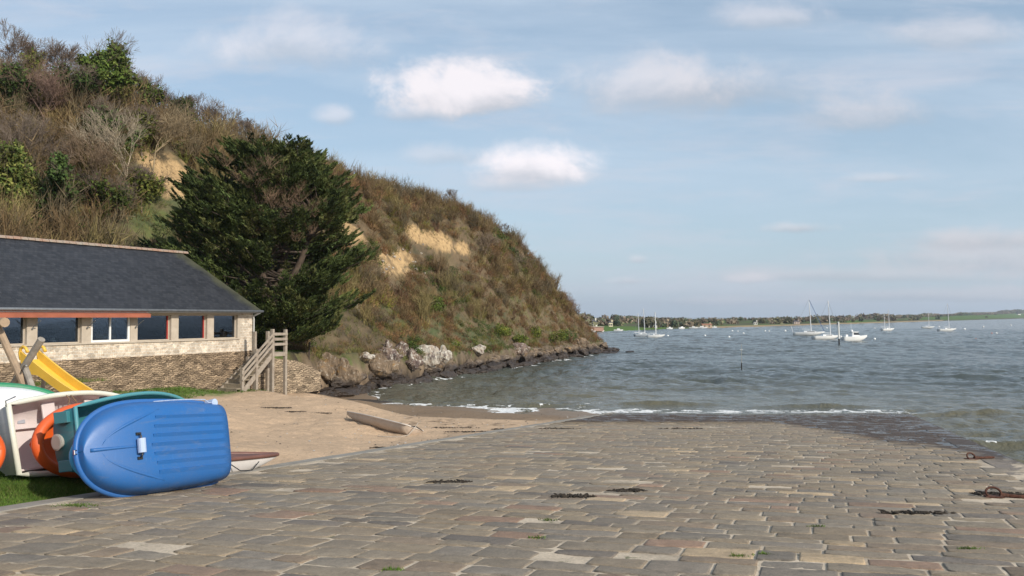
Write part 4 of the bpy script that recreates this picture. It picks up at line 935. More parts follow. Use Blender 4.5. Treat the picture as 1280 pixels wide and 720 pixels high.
MB().lim((-BL,.025,zt),(-.95,.39,ze)).build('lintel',pillar,B)
MB().lim((-BL,-.03,zs-.06),(-1.0,.06,zs+.003)).build('sill_band',pillar,B)
glass,t,b,_=newmat('window_glass'); t.N.remove(b); gl=t.n('ShaderNodeBsdfGlossy'); gl.inputs['Roughness'].default_value=.02; gl.inputs['Color'].default_value=(.75,.85,1,1); tr=t.n('ShaderNodeBsdfTransparent'); tr.inputs['Color'].default_value=(.42,.46,.48,1)
fr=t.n('ShaderNodeFresnel'); fr.inputs[0].default_value=1.5; mx=t.n('ShaderNodeMixShader'); t.put(mx.inputs[0],t.m('ADD',t.m('MULTIPLY',fr.outputs[0],1.6),.05,clamp=True)); t.L.new(tr.outputs[0],mx.inputs[1]); t.L.new(gl.outputs[0],mx.inputs[2]); t.L.new(mx.outputs[0],[n for n in t.N if n.type=='OUTPUT_MATERIAL'][0].inputs[0])
redp=simple('red_paint',(.40,.045,.035),.5,.1); darkf=simple('dark_frame',(.10,.10,.10),.5,.1)
for i,(a_,b_) in enumerate(wins):
    wf=MB(); th_=.10 if i==3 else .05; dpt=.10; y0=.16 if i!=3 else .06
    wf.lim((b_,y0,zs+.005),(a_,y0+dpt,zs+th_)).lim((b_,y0,zt-th_*.8),(a_,y0+dpt,zt-.005)).lim((b_+.0,y0,zs+th_),(b_+th_,y0+dpt,zt-th_*.8)).lim((a_-th_,y0,zs+th_),(a_,y0+dpt,zt-th_*.8))
    fo_=wf.build('window',white if i in(3,) else pillar,B)
    if i==3: MB().lim(((a_+b_)/2-.05,y0+.01,zs+th_),((a_+b_)/2+.03,y0+dpt-.01,zt-th_*.8)).build('mullion',white,fo_)
    if i in(1,2): MB().lim((a_-.11,y0+.02,zs+th_),(a_-.055,y0+dpt+.3,zt-.05)).build('red_reveal',redp,fo_)
    MB().lim((b_+th_,y0+.045,zs+th_),(a_-th_,y0+.055,zt-th_*.8)).build('pane',glass,fo_)
inm=simple('interior_wall',(.10,.09,.08),.8,.2); MB().lim((-BL+.4,.5,z1-.05),(-.4,BW-.45,z1)).build('floor',simple('floor_boards',(.12,.08,.05),.5,.2),B)
MB().lim((-BL+.4,.5,ze-.1),(-.4,BW-.45,ze-.02)).build('ceiling',inm,B); MB().lim((-BL+.4,BW-.9,z1),(-.4,BW-.8,ze-.1)).build('back_partition',inm,B)
MB().lim((-3.0,1.6,z1),(-.5,1.7,ze-.1)).build('wood_partition',simple('warm_wood_panel',(.26,.12,.06),.6,.25,2),B)
mb=MB(); nx_=40
vs=[];
for i in range(nx_+1):
    f=i/nx_; vs.append((-8.0-1.25*f,.62+.05*math.sin(f*50),z1+.02)); vs.append((-8.05-.95*f-(.1),.62+.05*math.sin(f*50),zt+.1))
mb.add(vs,[(2*i,2*i+2,2*i+3,2*i+1) for i in range(nx_)]); mb.build('curtain',simple('ochre_curtain',(.62,.46,.20),.8,.15,5),B)
# roof
o=.42; x0,x1=-BL-o,.12; y0,y1=-o,BW+o; xr=-1.55; yr=BW/2; zr=8.55; zf=ze+.0
vs=[(x0,y0,zf),(x1,y0,zf),(x1,y1,zf),(x0,y1,zf),(x0+2,yr,zr),(xr,yr,zr),(x0,y0,zf-.07),(x1,y0,zf-.07),(x1,y1,zf-.07),(x0,y1,zf-.07)]
roof=MB().add(vs,[(0,1,5,4),(1,2,5),(2,3,4,5),(3,0,4),(0,6,7,1),(1,7,8,2),(2,8,9,3),(3,9,6,0),(6,9,8,7)]).build('roof',slate,B)
mb=MB(); xx=x0+2.1; tile=simple('ridge_tile',(.33,.19,.13),.9,.5,2.5,.4,col2=(.32,.29,.24))
while xx<xr+.1:
    L=.34; prof_=[(yr+math.cos(a)*.13,zr-.03+math.sin(a)*.13+random.uniform(0,.012)) for a in [math.pi*k/6 for k in range(7)]]; mb.prism(prof_,xx,xx+L-.02,axis='x'); xx+=L
mb.build('ridge_tiles',tile,roof)
mb=MB(); mb.tube([(x0,y0-.05,zf-.03),(x1+.05,y0-.05,zf-.06)],.065,8); mb.build('gutter',zinc,B,smooth=True)
mb=MB(); mb.tube([(x1-.1,y0-.03,zf-.1),(-.12,-.1,zf-.30),(-.05,-.06,zf-.45),(-.05,-.06,z1-.2),(-.05,-.06,2.2)],.045,8); mb.build('downpipe',simple('pale_pipe',(.55,.55,.53),.5,.1),B,smooth=True)
MB().lim((x0,y0+.02,zf-.16),(x1-.05,-.0,zf-.09)).build('soffit',simple('pale_soffit',(.5,.48,.45),.7,.1),B)
# folded awning along the left windows
aw=MB(); awm=simple('terracotta_canvas',(.36,.11,.06),.8,.15,2)
aw.add([(-BL,-.05,5.44),(-7.3,-.05,5.44),(-7.3,-.6,5.33),(-BL,-.6,5.33),(-BL,-.05,5.41),(-7.3,-.05,5.41),(-7.3,-.6,5.17),(-BL,-.6,5.17)],[(0,1,2,3),(7,6,5,4),(0,4,5,1),(1,5,6,2),(2,6,7,3),(3,7,4,0)])
A=aw.build('awning',awm,B)
for xx in(-7.6,-10.1,-12.6,-15.1): MB().tube([(xx,.0,4.75),(xx,-.5,5.05)],.018,6).tube([(xx,.02,4.7),(xx,-.06,4.75)],.035,6).build('awning_arm',zinc,A)
# small white lamps on the inner sills
def lampo(lx,label):
    a_=BR_; p=Matrix.Rotation(a_,3,'Z')@Vector((lx,.62,zs-.02))+Vector((-13.5,46,0)); e=empty('table_lamp',p,label=label,cat='lamp',group='small lamps behind the windows')
    MB().tube([(0,0,0),(0,0,.02),(0,0,.03),(0,0,.12)],[.05,.05,.012,.012],10).build('base',white,e); MB().tube([(0,0,.10),(0,0,.24)],[.12,.05],14,cap=False).build('shade',white,e,smooth=True)
    MB().lim((-.15,-.1,-.04),(.15,.1,-.002)).build('shelf',inm,e)
lampo(-7.0,'small white lamp behind the window just right of the white-framed one'); lampo(-11.2,'small white lamp low in the window left of the white-framed one'); lampo(-14.0,'small white lamp in the leftmost visible window')
# low planting wall with grass top in front, left
Wp=empty('low_stone_wall',(0,0,0),label='low rubble wall topped with grass in front of the building at left',cat='wall')
a_=Matrix.Rotation(BR_,4,'Z'); a_.translation=(-13.5,46,0); Wp.matrix_world=a_
MB().lim((-24,-1.9,1.5),(-10.4,-1.5,2.62)).lim((-10.8,-1.5,1.5),(-10.4,-.02,2.62)).build('wall',rubble,Wp)
MB().lim((-24,-1.48,1.5),(-10.82,-.02,2.58)).build('soil',simple('planter_soil',(.09,.11,.03),.95,.4,3,.5),Wp)
n=5000; X_=rng.uniform(-24,-10.4,n); Y_=rng.uniform(-1.9,-.05,n); p=np.stack([X_,Y_,np.full(n,2.57)],1); d=np.stack([rng.normal(0,.4,n),rng.normal(0,.4,n),np.ones(n)],1)*(.16*rng.uniform(.4,1.2,n))[:,None]
T=tris_from(p,d,np.full(n,.025),rng); gc=np.array([(.10,.13,.03),(.16,.15,.05),(.07,.10,.02)]); o_=trimesh('grass_top',[T.reshape(-1,3)],[np.repeat(gc[rng.integers(3,size=n)],3,0)],veg,Wp)
# retaining wall right of the steps
RW=empty('retaining_wall',(-11.9,47.4,0),(0,0,R(38)),label='rough stone retaining wall sloping down right of the wooden steps',cat='wall')
MB().prism([(-1.9,.8),(1.65,1.2),(1.65,2.15),(1.1,2.5),(.2,2.85),(-1.9,3.12)],-.25,.25,axis='y').build('wall',wavy('pale_rubble',(.42,.33,.23),(.30,.23,.16),(.13,.10,.07),.26,.10,.014,.34,.5,.05),RW,rot=None)
p=hitg(386,448,40); pf=empty('fence_post',(p[0],p[1],p[2]-.2),(0,R(2),0),label='thin dark post standing on the shaded grass terrace',cat='post'); MB().box((0,0,.6),(.09,.09,1.2)).build('post',simple('dark_post',(.08,.06,.045),.9),pf); 
MB().tube([(0,0,.95),(.4,.3,.9)],.006,4).build('wire',zinc,pf)
# ---------------- wooden steps and platform ----------------
wood=simple('weathered_timber',(.36,.31,.25),.85,.28,5,.5,col2=(.25,.20,.155)); woodd=simple('tread_timber',(.33,.27,.19),.85,.3,5,.4)
ST=empty('wooden_steps',(-13.0,42.5,0),(0,0,BR_),label='weathered timber steps with a handrail climbing to a small platform at the building corner',cat='stairs')
# local x up the flight, y=0 rail side, y>0 toward wall
zg=1.62; zd=3.40
def hr(x_): return 2.66+.79*x_
for (xx,yy_,z0_,z1_,nm) in [(0,0,1.3,2.75,'post'),(.98,0,1.3,3.62,'post'),(2.16,0,.9,4.58,'post'),(3.15,0,.9,4.55,'post'),(1.45,.95,1.2,3.2,'post'),(2.16,1.15,1.0,4.45,'post'),(3.15,1.15,1.0,4.45,'post')]:
    MB().box((xx,yy_,(z0_+z1_)/2),(.15,.15,z1_-z0_)).build(nm,wood,ST,bevel=.008)
for k,dz in enumerate((0,-.27,-.54)):
    MB().bar((-.06,-.09,hr(0)+dz),(2.16,-.09,hr(2.16)+dz),.035,.11).build('handrail' if k==0 else 'rail',wood,ST)
    for (p_,q_) in (((2.16,-.09),(3.2,-.09)),((3.24,-.05),(3.24,1.2))):
        MB().bar((p_[0],p_[1],4.42+dz*.95-.1),(q_[0],q_[1],4.42+dz*.95-.1),.035,.13).build('rail',wood,ST)
MB().bar((.1,-.0,1.62),(2.2,-.0,3.32),.05,.24).build('stringer',wood,ST); MB().bar((-.5,1.1,1.45),(2.2,1.1,3.32),.05,.24).build('stringer',wood,ST)
for k in range(9):
    MB().lim((-.35+k*.29-.02,-.0,zg+.10+k*.198),(-.35+k*.29+.27,1.2,zg+.145+k*.198)).build('tread',woodd,ST)
    MB().lim((-.35+k*.29-.015,.02,zg+.10+k*.198-.16),(-.35+k*.29+.01,1.18,zg+.10+k*.198)).build('riser',woodd,ST)
mb=MB()
for k in range(8): mb.lim((2.1+k*.145,-.06,zd-.04),(2.1+k*.145+.135,1.4,zd))
mb.build('platform_deck',wood,ST); MB().lim((2.1,-.055,zd-.2),(3.25,-.01,zd-.045)).build('joist',wood,ST); MB().lim((3.2,-.05,zd-.2),(3.25,1.4,zd-.045)).build('joist',wood,ST)
# foot of the steps: a few loose stones
for i in range(9):
    px,py=random.uniform(312,352),random.uniform(478,488); p=hitg(px,py,38); s_=random.uniform(.10,.22); rock(p+np.array([0,0,.03]),(s_*1.3,s_,s_*.8),random.uniform(0,6),'loose brown stone lying under the wooden steps','loose stones under the steps',None,RM[i%7])

# ---------------- play area: log frame and slide ----------------
log=simple('round_log',(.40,.29,.19),.85,.3,4,.4,col2=(.27,.20,.14)); logg=simple('grey_log',(.36,.32,.27),.85,.25,5,.4)
zgr=float(gh(np.array([-13.]),np.array([24.]))[0])
def PT(px,py,D): return Vector(at(px,py,D))
FR=empty('climbing_frame',tuple(PT(25,536,24)),label='climbing frame of crossed round logs behind the white dinghies',cat='play frame')
org=Vector(FR.location)
def L_(a,b_,r,nm,m_,extend=1.0):
    a,b_=Vector(a),Vector(b_); b2=a+(b_-a)*extend; MB().tube([a-org,b2-org],r,10).build(nm,m_,FR,smooth=False)
L_(PT(-3,408,24),PT(30,480,23.6),.10,'log',log,1.9); L_(PT(52,424,23.4),PT(15,483,24.0),.095,'log',logg,2.0); L_(PT(30,456,23.8),PT(40,484,23.4),.085,'log',logg,2.2)
MB().tube([PT(-60,405,26)-org,PT(6,403,23.6)-org],.13,10).build('top_beam',log,FR)
MB().tube([PT(33,457,23.3)-org,PT(27,457,24.2)-org],.025,6).build('bolt',zinc,FR)
yel=simple('yellow_plastic',(.80,.50,.07),.4,.08,2)
SLD=empty('slide',tuple(PT(60,528,25)),label='yellow plastic slide with a hooped top behind the dinghies',cat='slide'); org=Vector(SLD.location)
A0=PT(38,445,25.3);A1=PT(124,506,24.4); ax_=(A1-A0); 
up=Vector((0,0,1)); sd=Vector((.42,.9,0)).normalized()
def side(off):
    pts=[A0+ax_*f+up*(.02-.16*math.sin(f*3.14)*.5)+sd*off for f in [i/12 for i in range(13)]]
    mb=MB(); top_=[p+up*(.12) for p in pts]; bot=[p-up*(.14+.16*math.exp(-((i/12-.12)/.09)**2)) for i,p in enumerate(pts)]
    th2=sd*.03; vs=[]
    for a,b_ in zip(top_,bot): vs+=[a-th2-org,a+th2-org,b_+th2-org,b_-th2-org]
    fs=[]
    for i in range(12):
        for k in range(4): k2=(k+1)%4; fs.append((i*4+k,i*4+k2,i*4+4+k2,i*4+4+k))
    fs+=[(0,1,2,3),(51,50,49,48)]; return mb.add(vs,fs)
side(-.28).build('side_panel',yel,SLD,bevel=0,smooth=False); side(.28).build('side_panel',yel,SLD)
pts=[A0+ax_*f-up*.1-up*.08*math.sin(f*3.14) for f in [i/12 for i in range(13)]]; mb=MB(); vs=[]
for p in pts: vs+=[p-sd*.27-org,p+sd*.27-org,p+sd*.27-up*.03-org,p-sd*.27-up*.03-org]
fs=[(i*4+k,i*4+(k+1)%4,i*4+4+(k+1)%4,i*4+4+k) for i in range(12) for k in range(4)]; mb.add(vs,fs).build('chute',yel,SLD)
for off in(-.28,.28):
    mb=MB(); hp=[(-.02,-.10),(-.06,.1),(-.03,.22),(.06,.28),(.16,.24),(.24,.12)]; dx=Vector((ax_.x,ax_.y,0)).normalized()
    mb.tube([A0+dx*a*1.0+up*(b_+.0)+sd*off-org for a,b_ in hp],.045,8).build('top_hoop',yel,SLD,smooth=True)
MB().tube([A0+up*-.2-org,A0+up*-2.2+Vector((-.2,0,0))-org],.06,8).build('support_leg',logg,SLD); MB().tube([A0+up*-.2+sd*.5-org,A0+up*-2.2+sd*.5+Vector((-.2,0,0))-org],.06,8).build('support_leg',logg,SLD)

# ---------------- dinghies ----------------
def hullgrid(L,Bm,Dp,bow=2.2,flat=.55,rocker=.5,nx=34,nf=18,stern=.86,inset=0,vee=0):
    xs=[L*(1-(1-i/(nx-1))**1.0) for i in range(nx)]; xs=[L*math.sin(i/(nx-1)*math.pi/2)**.9 for i in range(nx)]; rows=[]
    for x_ in xs:
        f=x_/L; b_=Bm/2*(stern+(1-stern)*math.sin(min(1,f/.45)*math.pi/2)) if f<.45 else Bm/2*max(0,1-((f-.45)/.55)**bow)**(1/ (2.15 if bow>2.9 else 1.9 if bow>2 else 1.15))
        k=Dp*rocker*max(0,(f-.5)/.5)**2.2+ .05*Dp*max(0,(.3-f)/.3); k=min(k,Dp*.93)
        b_=max(b_,.004); row=[]
        for j in range(-nf,nf+1):
            ph=j/nf*math.pi/2; sy=abs(math.sin(ph))**flat*(1 if j>=0 else -1); cz_=max(0,math.cos(ph))**flat
            y_=b_*sy*(.90+.10*(1-cz_)); z_=Dp-(Dp-k)*cz_+vee*Dp*abs(sy)*(cz_>.3)
            row.append((x_,y_,z_))
        rows.append(row)
    return xs,rows
def dinghy(name,L,Bm,Dp,hm,im,rm,label,cat='dinghy',group=None,bow=2.2,rimr=.035,rocker=.5,thw=(.35,.62),flange=.03,deck=False,stern=.86,flat=.55,rimflat=False):
    e=empty(name,(0,0,0),label=label,cat=cat,group=group)
    xs,rows=hullgrid(L,Bm,Dp,bow,flat,rocker,stern=stern); nx=len(rows);nj=len(rows[0])
    mb=MB(); vs=[p for r in rows for p in r]; fs=[(i*nj+j,i*nj+j+1,(i+1)*nj+j+1,(i+1)*nj+j) for i in range(nx-1) for j in range(nj-1)]; fs.append(tuple(range(nj)))
    mb.add(vs,fs); o=mb.build('hull',hm,e,smooth=True); 
    if not deck:
        mb=MB(); vs=[(min(max(x_,.04),L-.04),y_*.94,max(z_*.93+.045,0) if z_<Dp*.97 else Dp-.002) for r in rows for (x_,y_,z_) in r]; mb.add(vs,fs); mb.build('inner_shell',im,e,smooth=True)
        for f in thw:
            i=min(range(nx),key=lambda k:abs(xs[k]-f*L)); hb=rows[i][-1][1]*.93; MB().lim((f*L-.12,-hb,Dp*.58),(f*L+.12,hb,Dp*.66)).build('seat',im,e,bevel=.015)
    else:
        mb=MB(); vs=[];
        for r in rows: vs+=[r[0],(r[0][0],0,Dp+.035*Bm),r[-1]]
        fs2=[(i*3+k,i*3+3+k,i*3+4+k,i*3+1+k) for i in range(nx-1) for k in(0,1)]; mb.add(vs,fs2).build('deck',im,e,smooth=True)
    rim=[Vector(r[-1]) for r in rows]+[Vector(r[0]) for r in rows[::-1]]
    mb=MB(); mb.tube(rim,rimr,8,closed=True); g_=mb.build('gunwale',rm,e,smooth=True); return e
def orient(e,center,a,K,L,Dp,tilt):
    """a: world dir of local +x (bow), K: world dir of the opening"""
    a=Vector(a).normalized(); K=Vector(K); K=(K-a*K.dot(a)).normalized(); K=(K*math.cos(tilt)+a.cross(K)*0).normalized() if tilt==0 else K
    y_=K.cross(a); M=Matrix((a,y_,K)).transposed().to_4x4(); M.translation=Vector(center)-(M.to_3x3()@Vector((L/2,0,Dp/2))); e.matrix_world=M; return e
def plastic(name,col,rough=.38): 
    m,t,b,_=newmat(name); O=obc(t); n=t.noise(O,1.6,5,.65); n2=t.noise(t.scale(O,(9,1,1)),3,4,.7); n3=t.noise(O,40,3,.6)
    c=t.mix(t.mapr(n,.35,.75),col,tuple(k*.82+.02 for k in col)); sc=t.m('MULTIPLY',t.mapr(n2,.62,.72),.22); c=t.mix(sc,c,tuple(min(1,k*1.3+.08) for k in col)); c=t.mix(t.m('MULTIPLY',t.mapr(n3,.6,.75),.2),c,(.25,.22,.17)); gr=t.noise(t.scale(O,(1,3,1)),2.2,7,.75,.6); c=t.mix(t.m('MULTIPLY',t.mapr(gr,.55,.72),.28),c,(.20,.19,.16)); t.put(b.inputs['Base Color'],c)
    t.put(b.inputs['Roughness'],t.mapr(n,.3,.7,rough,rough+.18)); b.inputs['Specular IOR Level'].default_value=.45; t.put(b.inputs['Normal'],t.bump(n3,.25,.003)); return m
blue=plastic('blue_plastic',(.014,.115,.35),.36); blued=plastic('blue_gunwale',(.018,.12,.37),.4); cyan=plastic('light_blue_plastic',(.06,.34,.58)); teal=plastic('teal_plastic',(.035,.20,.235)); teall=plastic('teal_gunwale',(.07,.27,.31))
orange=plastic('orange_plastic',(.72,.105,.012),.35); cream=plastic('white_gelcoat',(.66,.62,.59)); pinkw=plastic('pinkish_white_inside',(.64,.56,.54)); creamr=plastic('cream_gunwale',(.66,.66,.56)); greenp=plastic('green_gunwale',(.015,.22,.10)); whiteg=plastic('clean_white_hull',(.74,.74,.74)); greyf=plastic('grey_fender',(.36,.34,.30)); paleb=plastic('pale_blue_roller',(.42,.52,.72)); black=simple('black_fitting',(.02,.02,.02),.5); rope=simple('rope',(.45,.40,.34),.9,.2,30); bluerope=simple('pale_rope',(.42,.5,.66),.9,.2,30)
steel=simple('steel_fitting',(.5,.5,.5),.3,.1,metal=1)
AXs=Vector((.46,.885,-.07)).normalized(); Nn=Vector((.885,-.46,0))
def Kdir(n_,tilt): return Vector(n_)*math.cos(tilt)+Vector((0,0,math.sin(tilt)))
# blue dinghy, hull towards the camera
Lb,Bb,Db=2.42,1.36,.40
BD=dinghy('dinghy',Lb,Bb,Db,blue,blued,blued,'bright blue plastic dinghy propped on its side with its ribbed bottom facing out',bow=3.0,rimr=.042,rocker=.62,flat=.42,stern=.92)
orient(BD,PT(199,557,12.95),-AXs,-Kdir(Nn,R(12)),Lb,Db,0)
xs,rows=hullgrid(Lb,Bb,Db,3.0,.42,.62,stern=.92)
def zbot(x_,y_,dz=.004):
    i=min(len(xs)-1,max(1,int(np.searchsorted(xs,x_)))); best=None
    def zr_(row):
        for a,b_ in zip(row,row[1:]):
            if a[1]<=y_<=b_[1]: f=(y_-a[1])/max(1e-6,b_[1]-a[1]); return a[2]+(b_[2]-a[2])*f
        return row[0][2]
    f=(x_-xs[i-1])/(xs[i]-xs[i-1]); return zr_(rows[i-1])*(1-f)+zr_(rows[i])*f-dz
for k,y_ in enumerate((-.39,-.26,-.13,0,.13,.26,.39)):
    xe=1.50-abs(y_)*.25; mb=MB()
    P_=[(x_,y_,zbot(x_,y_)) for x_ in np.linspace(.06,xe,16)]
    for a,b_ in zip(P_,P_[1:]): mb.add([(a[0],a[1]-.030,a[2]+.006),(a[0],a[1]+.022,a[2]-.012),(a[0],a[1]+.030,a[2]+.006),(b_[0],b_[1]-.030,b_[2]+.006),(b_[0],b_[1]+.022,b_[2]-.012),(b_[0],b_[1]+.030,b_[2]+.006)],[(0,3,4,1),(1,4,5,2),(0,1,2),(3,5,4)])
    mb.build('bottom_strake',blue,BD)
mb=MB(); mb.tube([(x_,0,zbot(x_,0,-.004)) for x_ in np.linspace(1.72,2.34,12)],[.016+.012*i/11 for i in range(12)],8).build('keel_ridge',blue,BD,smooth=True)
for sg in(-1,1):
    mb=MB(); mb.tube([(2.2-.9*f**1.0,sg*(.05+.46*f**.6),zbot(2.2-.9*f,sg*(.05+.46*f**.6),-.012)) for f in np.linspace(0,1,14)],[.012+.014*math.sin(i/13*3.14) for i in range(14)],8).build('bow_ridge',blue,BD,smooth=True)
mb=MB(); mb.tube([(Lb*.0+.02,-Bb*.45,Db*.97),(.02,Bb*.45,Db*.97)],.03,8).build('transom_lip',cyan,BD)
RO=MB(); zk=zbot(1.70,0); RO.tube([(1.70,-.10,zk-.05),(1.70,.10,zk-.05)],.058,14).build('keel_roller',paleb,BD,smooth=False)
MB().tube([(1.70,-.17,zk),(1.70,-.14,zk-.05),(1.70,.14,zk-.05),(1.70,.17,zk)],.012,6).lim((1.66,-.19,zk-.01),(1.74,-.15,zk+.02)).lim((1.66,.15,zk-.01),(1.74,.19,zk+.02)).build('roller_bracket',black,BD)
# which local y side is up in the world?
upy=1 if (BD.matrix_world.to_3x3()@Vector((0,1,0))).z>0 else -1
MB().tube([(.10,upy*(Bb*.45),.16),(.10,upy*(Bb*.45),.33)],.06,12).build('stern_roller',paleb,BD)
mb=MB(); mb.tube([(.12+1.05*f,upy*(Bb*.47+.02+.02*math.sin(f*3)-.05*(f<.08)),.16+.14*f**.5+.0) for f in np.linspace(0,1,16)],.009,6).build('side_rope',bluerope,BD)
MB().tube([(Lb+.01,-.02,Db-.03),(Lb+.045,-.02,Db-.03),(Lb+.045,.03,Db-.03),(Lb+.01,.03,Db-.03)],.012,6).build('bow_shackle',steel,BD)
# light blue dinghy behind the blue stern
o=dinghy('dinghy',2.5,1.12,.38,cyan,cyan,cyan,'light blue dinghy mostly hidden behind the stern of the bright blue one'); orient(o,PT(199,557,12.95)-Nn*.50+AXs*.33+Vector((0,0,-.12)),-AXs,-Kdir(Nn,R(13)),2.5,.38,0)
# teal dinghy, open side towards the camera
aT=Vector((.27,.96,.0)).normalized(); nT=Vector((.96,-.27,0)); C_T=PT(89,552,13.0)+aT*1.42
TD=dinghy('dinghy',2.84,1.12,.46,teal,teal,teall,'dark teal dinghy on its side showing its open inside behind the blue one',rimr=.032,thw=(.45,)); orient(TD,C_T-nT*.1,aT,Kdir(nT,R(8)),2.84,.46,0)
for sg in(-1,1): MB().lim((-.07,min(sg*.27,sg*.44),.12),(.0,max(sg*.27,sg*.44),.36)).build('transom_pad',teal,TD,bevel=.01)
MB().tube([(.7,-upy*.0+.57,.42),(.7,.57,.30)],.02,6).build('rowlock',black,TD)
# orange dinghy
nO=Vector((.94,-.34,0)); aO=Vector((.34,.94,-.06)); C_O=PT(47,556,13.5)+aO*.93
OD=dinghy('dinghy',1.9,1.04,.26,orange,orange,orange,'orange dinghy on its side with a thick rounded rim between the white and teal ones',rimr=.085,thw=(.5,),bow=2.4,stern=.9,rocker=.4); orient(OD,C_O-nO*.12,-aO,Kdir(nO,R(6)),1.9,.26,0)
FE=empty('fender',tuple(PT(79,552,13.15)),label='grey ridged cylinder fender wedged between the orange and teal dinghies',cat='fender'); 
fr_=Matrix((Nn,Vector((.46,.885,0)),Vector((0,0,1)))).transposed().to_4x4(); fr_.translation=FE.location; FE.matrix_world=fr_
MB().tube([(0,-.12,0),(0,-.11,0),(0,-.03,0),(0,-.02,0),(0,.05,0),(0,.06,0),(0,.13,0)],[.10,.125,.125,.112,.112,.125,.12],18).build('body',greyf,FE,smooth=False)
MB().tube([(0,0,-.24),(0,0,.24)],.022,8).build('pin',steel,FE)
# white dinghy
aW=Vector((.41,.91,-.02)).normalized(); nW=Vector((.91,-.41,0)); C_W=PT(9,554,13.7)+aW*1.375
WD=dinghy('dinghy',2.75,1.30,.50,cream,pinkw,creamr,'large white dinghy on its side with cream rim and pinkish open inside',rimr=.045,thw=(.30,.6),stern=.84); orient(WD,C_W-nW*.1,aW,Kdir(nW,R(16)),2.75,.50,0)
wy=1 if (WD.matrix_world.to_3x3()@Vector((0,1,0))).z>0 else -1
MB().lim((.05,-.5,.12),(.9,-.47,.44)).lim((.05,.2,.10),(1.5,.26,.16)).build('inner_stringer',pinkw,WD); MB().lim((.42,wy*.30,.075),(.55,wy*.42,.09)).build('maker_plate',simple('grey_plate',(.35,.36,.40),.5),WD)
MB().tube([(1.02,wy*.62,.54),(1.04,wy*.54,.57),(1.0,wy*.38,.53),(1.05,wy*.22,.42)],.012,6).tube([(1.10,wy*.62,.54),(1.16,wy*.50,.57),(1.22,wy*.34,.50)],.012,6).build('hanging_rope',simple('brown_rope',(.20,.13,.08),.9),WD)
MB().tube([(-.02,wy*.45,.50),(-.05,wy*.6,.52),(.12,wy*.66,.53)],.012,6).build('grab_handle',steel,WD)
# white dinghy with green rim
aG=Vector((.74,.67,-.02)).normalized(); nG=Vector((.67,-.74,0)); GD=dinghy('dinghy',3.1,1.45,.55,whiteg,whiteg,greenp,'white dinghy with a green rim lying hull up behind the large white one',rimr=.08); orient(GD,PT(-6,527,18.0),aG,-Kdir(nG,R(4)),3.1,.55,0)
# second orange dinghy at the frame edge
OD2=dinghy('dinghy',2.3,1.10,.26,orange,orange,orange,'orange dinghy rim showing at the left edge of the picture',rimr=.085,thw=(.5,),bow=2.4,stern=.9); orient(OD2,PT(8,562,13.3)-aO*1.05-nO*.05+Vector((-.25,0,-.04)),aO,Kdir(nO,R(14)),2.3,.26,0)
# pale pink hull behind
PD=dinghy('dinghy',2.7,1.25,.46,cream,pinkw,cream,'pinkish white dinghy with black marks, only its top edge visible behind the blue one',rimr=.035); orient(PD,PT(222,540,17.4),AXs,-Kdir(Nn,R(30)),2.7,.46,0)
pyy=1 if (PD.matrix_world.to_3x3()@Vector((0,1,0))).z>0 else -1
for xx in(.35,.62,.8,1.15): MB().lim((xx,pyy*.595,.20),(xx+.14,pyy*.61,.24)).build('black_marking',black,PD)
# brown and white small boat on the sand
KB=dinghy('rowing_skiff',2.9,.85,.38,cream,simple('brown_deck',(.19,.085,.065),.45,.2,3),simple('brown_rail',(.17,.075,.055),.5,.2,3),'small boat with brown deck and white hull behind the slipway edge',cat='boat',bow=1.25,rimr=.04,deck=True,rocker=.9,flat=.8)
pK=at(344,585,17.0); aK=Vector((.62,.78,-.09)).normalized(); orient(KB,Vector(pK)-aK*1.45+Vector((.02,0,.07)),aK,Vector((-.12,-.2,1)),2.9,.38,0)
MB().tube([(1.6,-.40,.30),(1.8,-.43,.18),(2.1,-.36,.16),(2.3,-.27,.30)],.010,5).build('lifeline',black,KB)
# stranded grey-white boat on the beach
SB=dinghy('beached_hull',4.1,1.02,.36,simple('weathered_hull',(.50,.41,.33),.6,.15,2,.2,col2=(.42,.33,.25)),simple('weathered_deck',(.62,.55,.48),.6,.12,2),simple('hull_rim',(.60,.53,.46),.6,.1,3),'pale weathered sailing hull lying tipped on the sand',cat='boat',bow=1.5,rimr=.028,deck=True,rocker=.75,flat=.72,stern=.8)
aS=Vector((-.70,.70,.06)).normalized(); st_=Vector(at(516,540,30.7)); zs_=float(gh(np.array([st_.x]),np.array([st_.y]))[0])
orient(SB,Vector((st_.x,st_.y,0))+aS*2.05+Vector((0,.12,zs_+.06)),aS,Vector((.30,.22,1)),4.1,.36,0)
MB().tube([(-.02,-.35,.36),(-.05,0,.42),(-.04,.2,.38)],.014,6).build('transom_fitting',black,SB)
RP=MB(); p0=Vector((0,0,0)); e0=st_+Vector((.15,.1,.3)); pts=[Vector((.18,.05,.42)),Vector((.05,-.15,.22)),Vector((-.12,-.35,.05)),Vector((-.35,-.55,.015)),Vector((-.8,-.55,.02)),Vector((-1.15,-.45,.03))]
RO_=RP.tube(pts,.014,6).build('mooring_rope',rope,loc=(st_.x,st_.y,zs_)); tag(RO_,'rope trailing on the sand from the beached hull','rope')

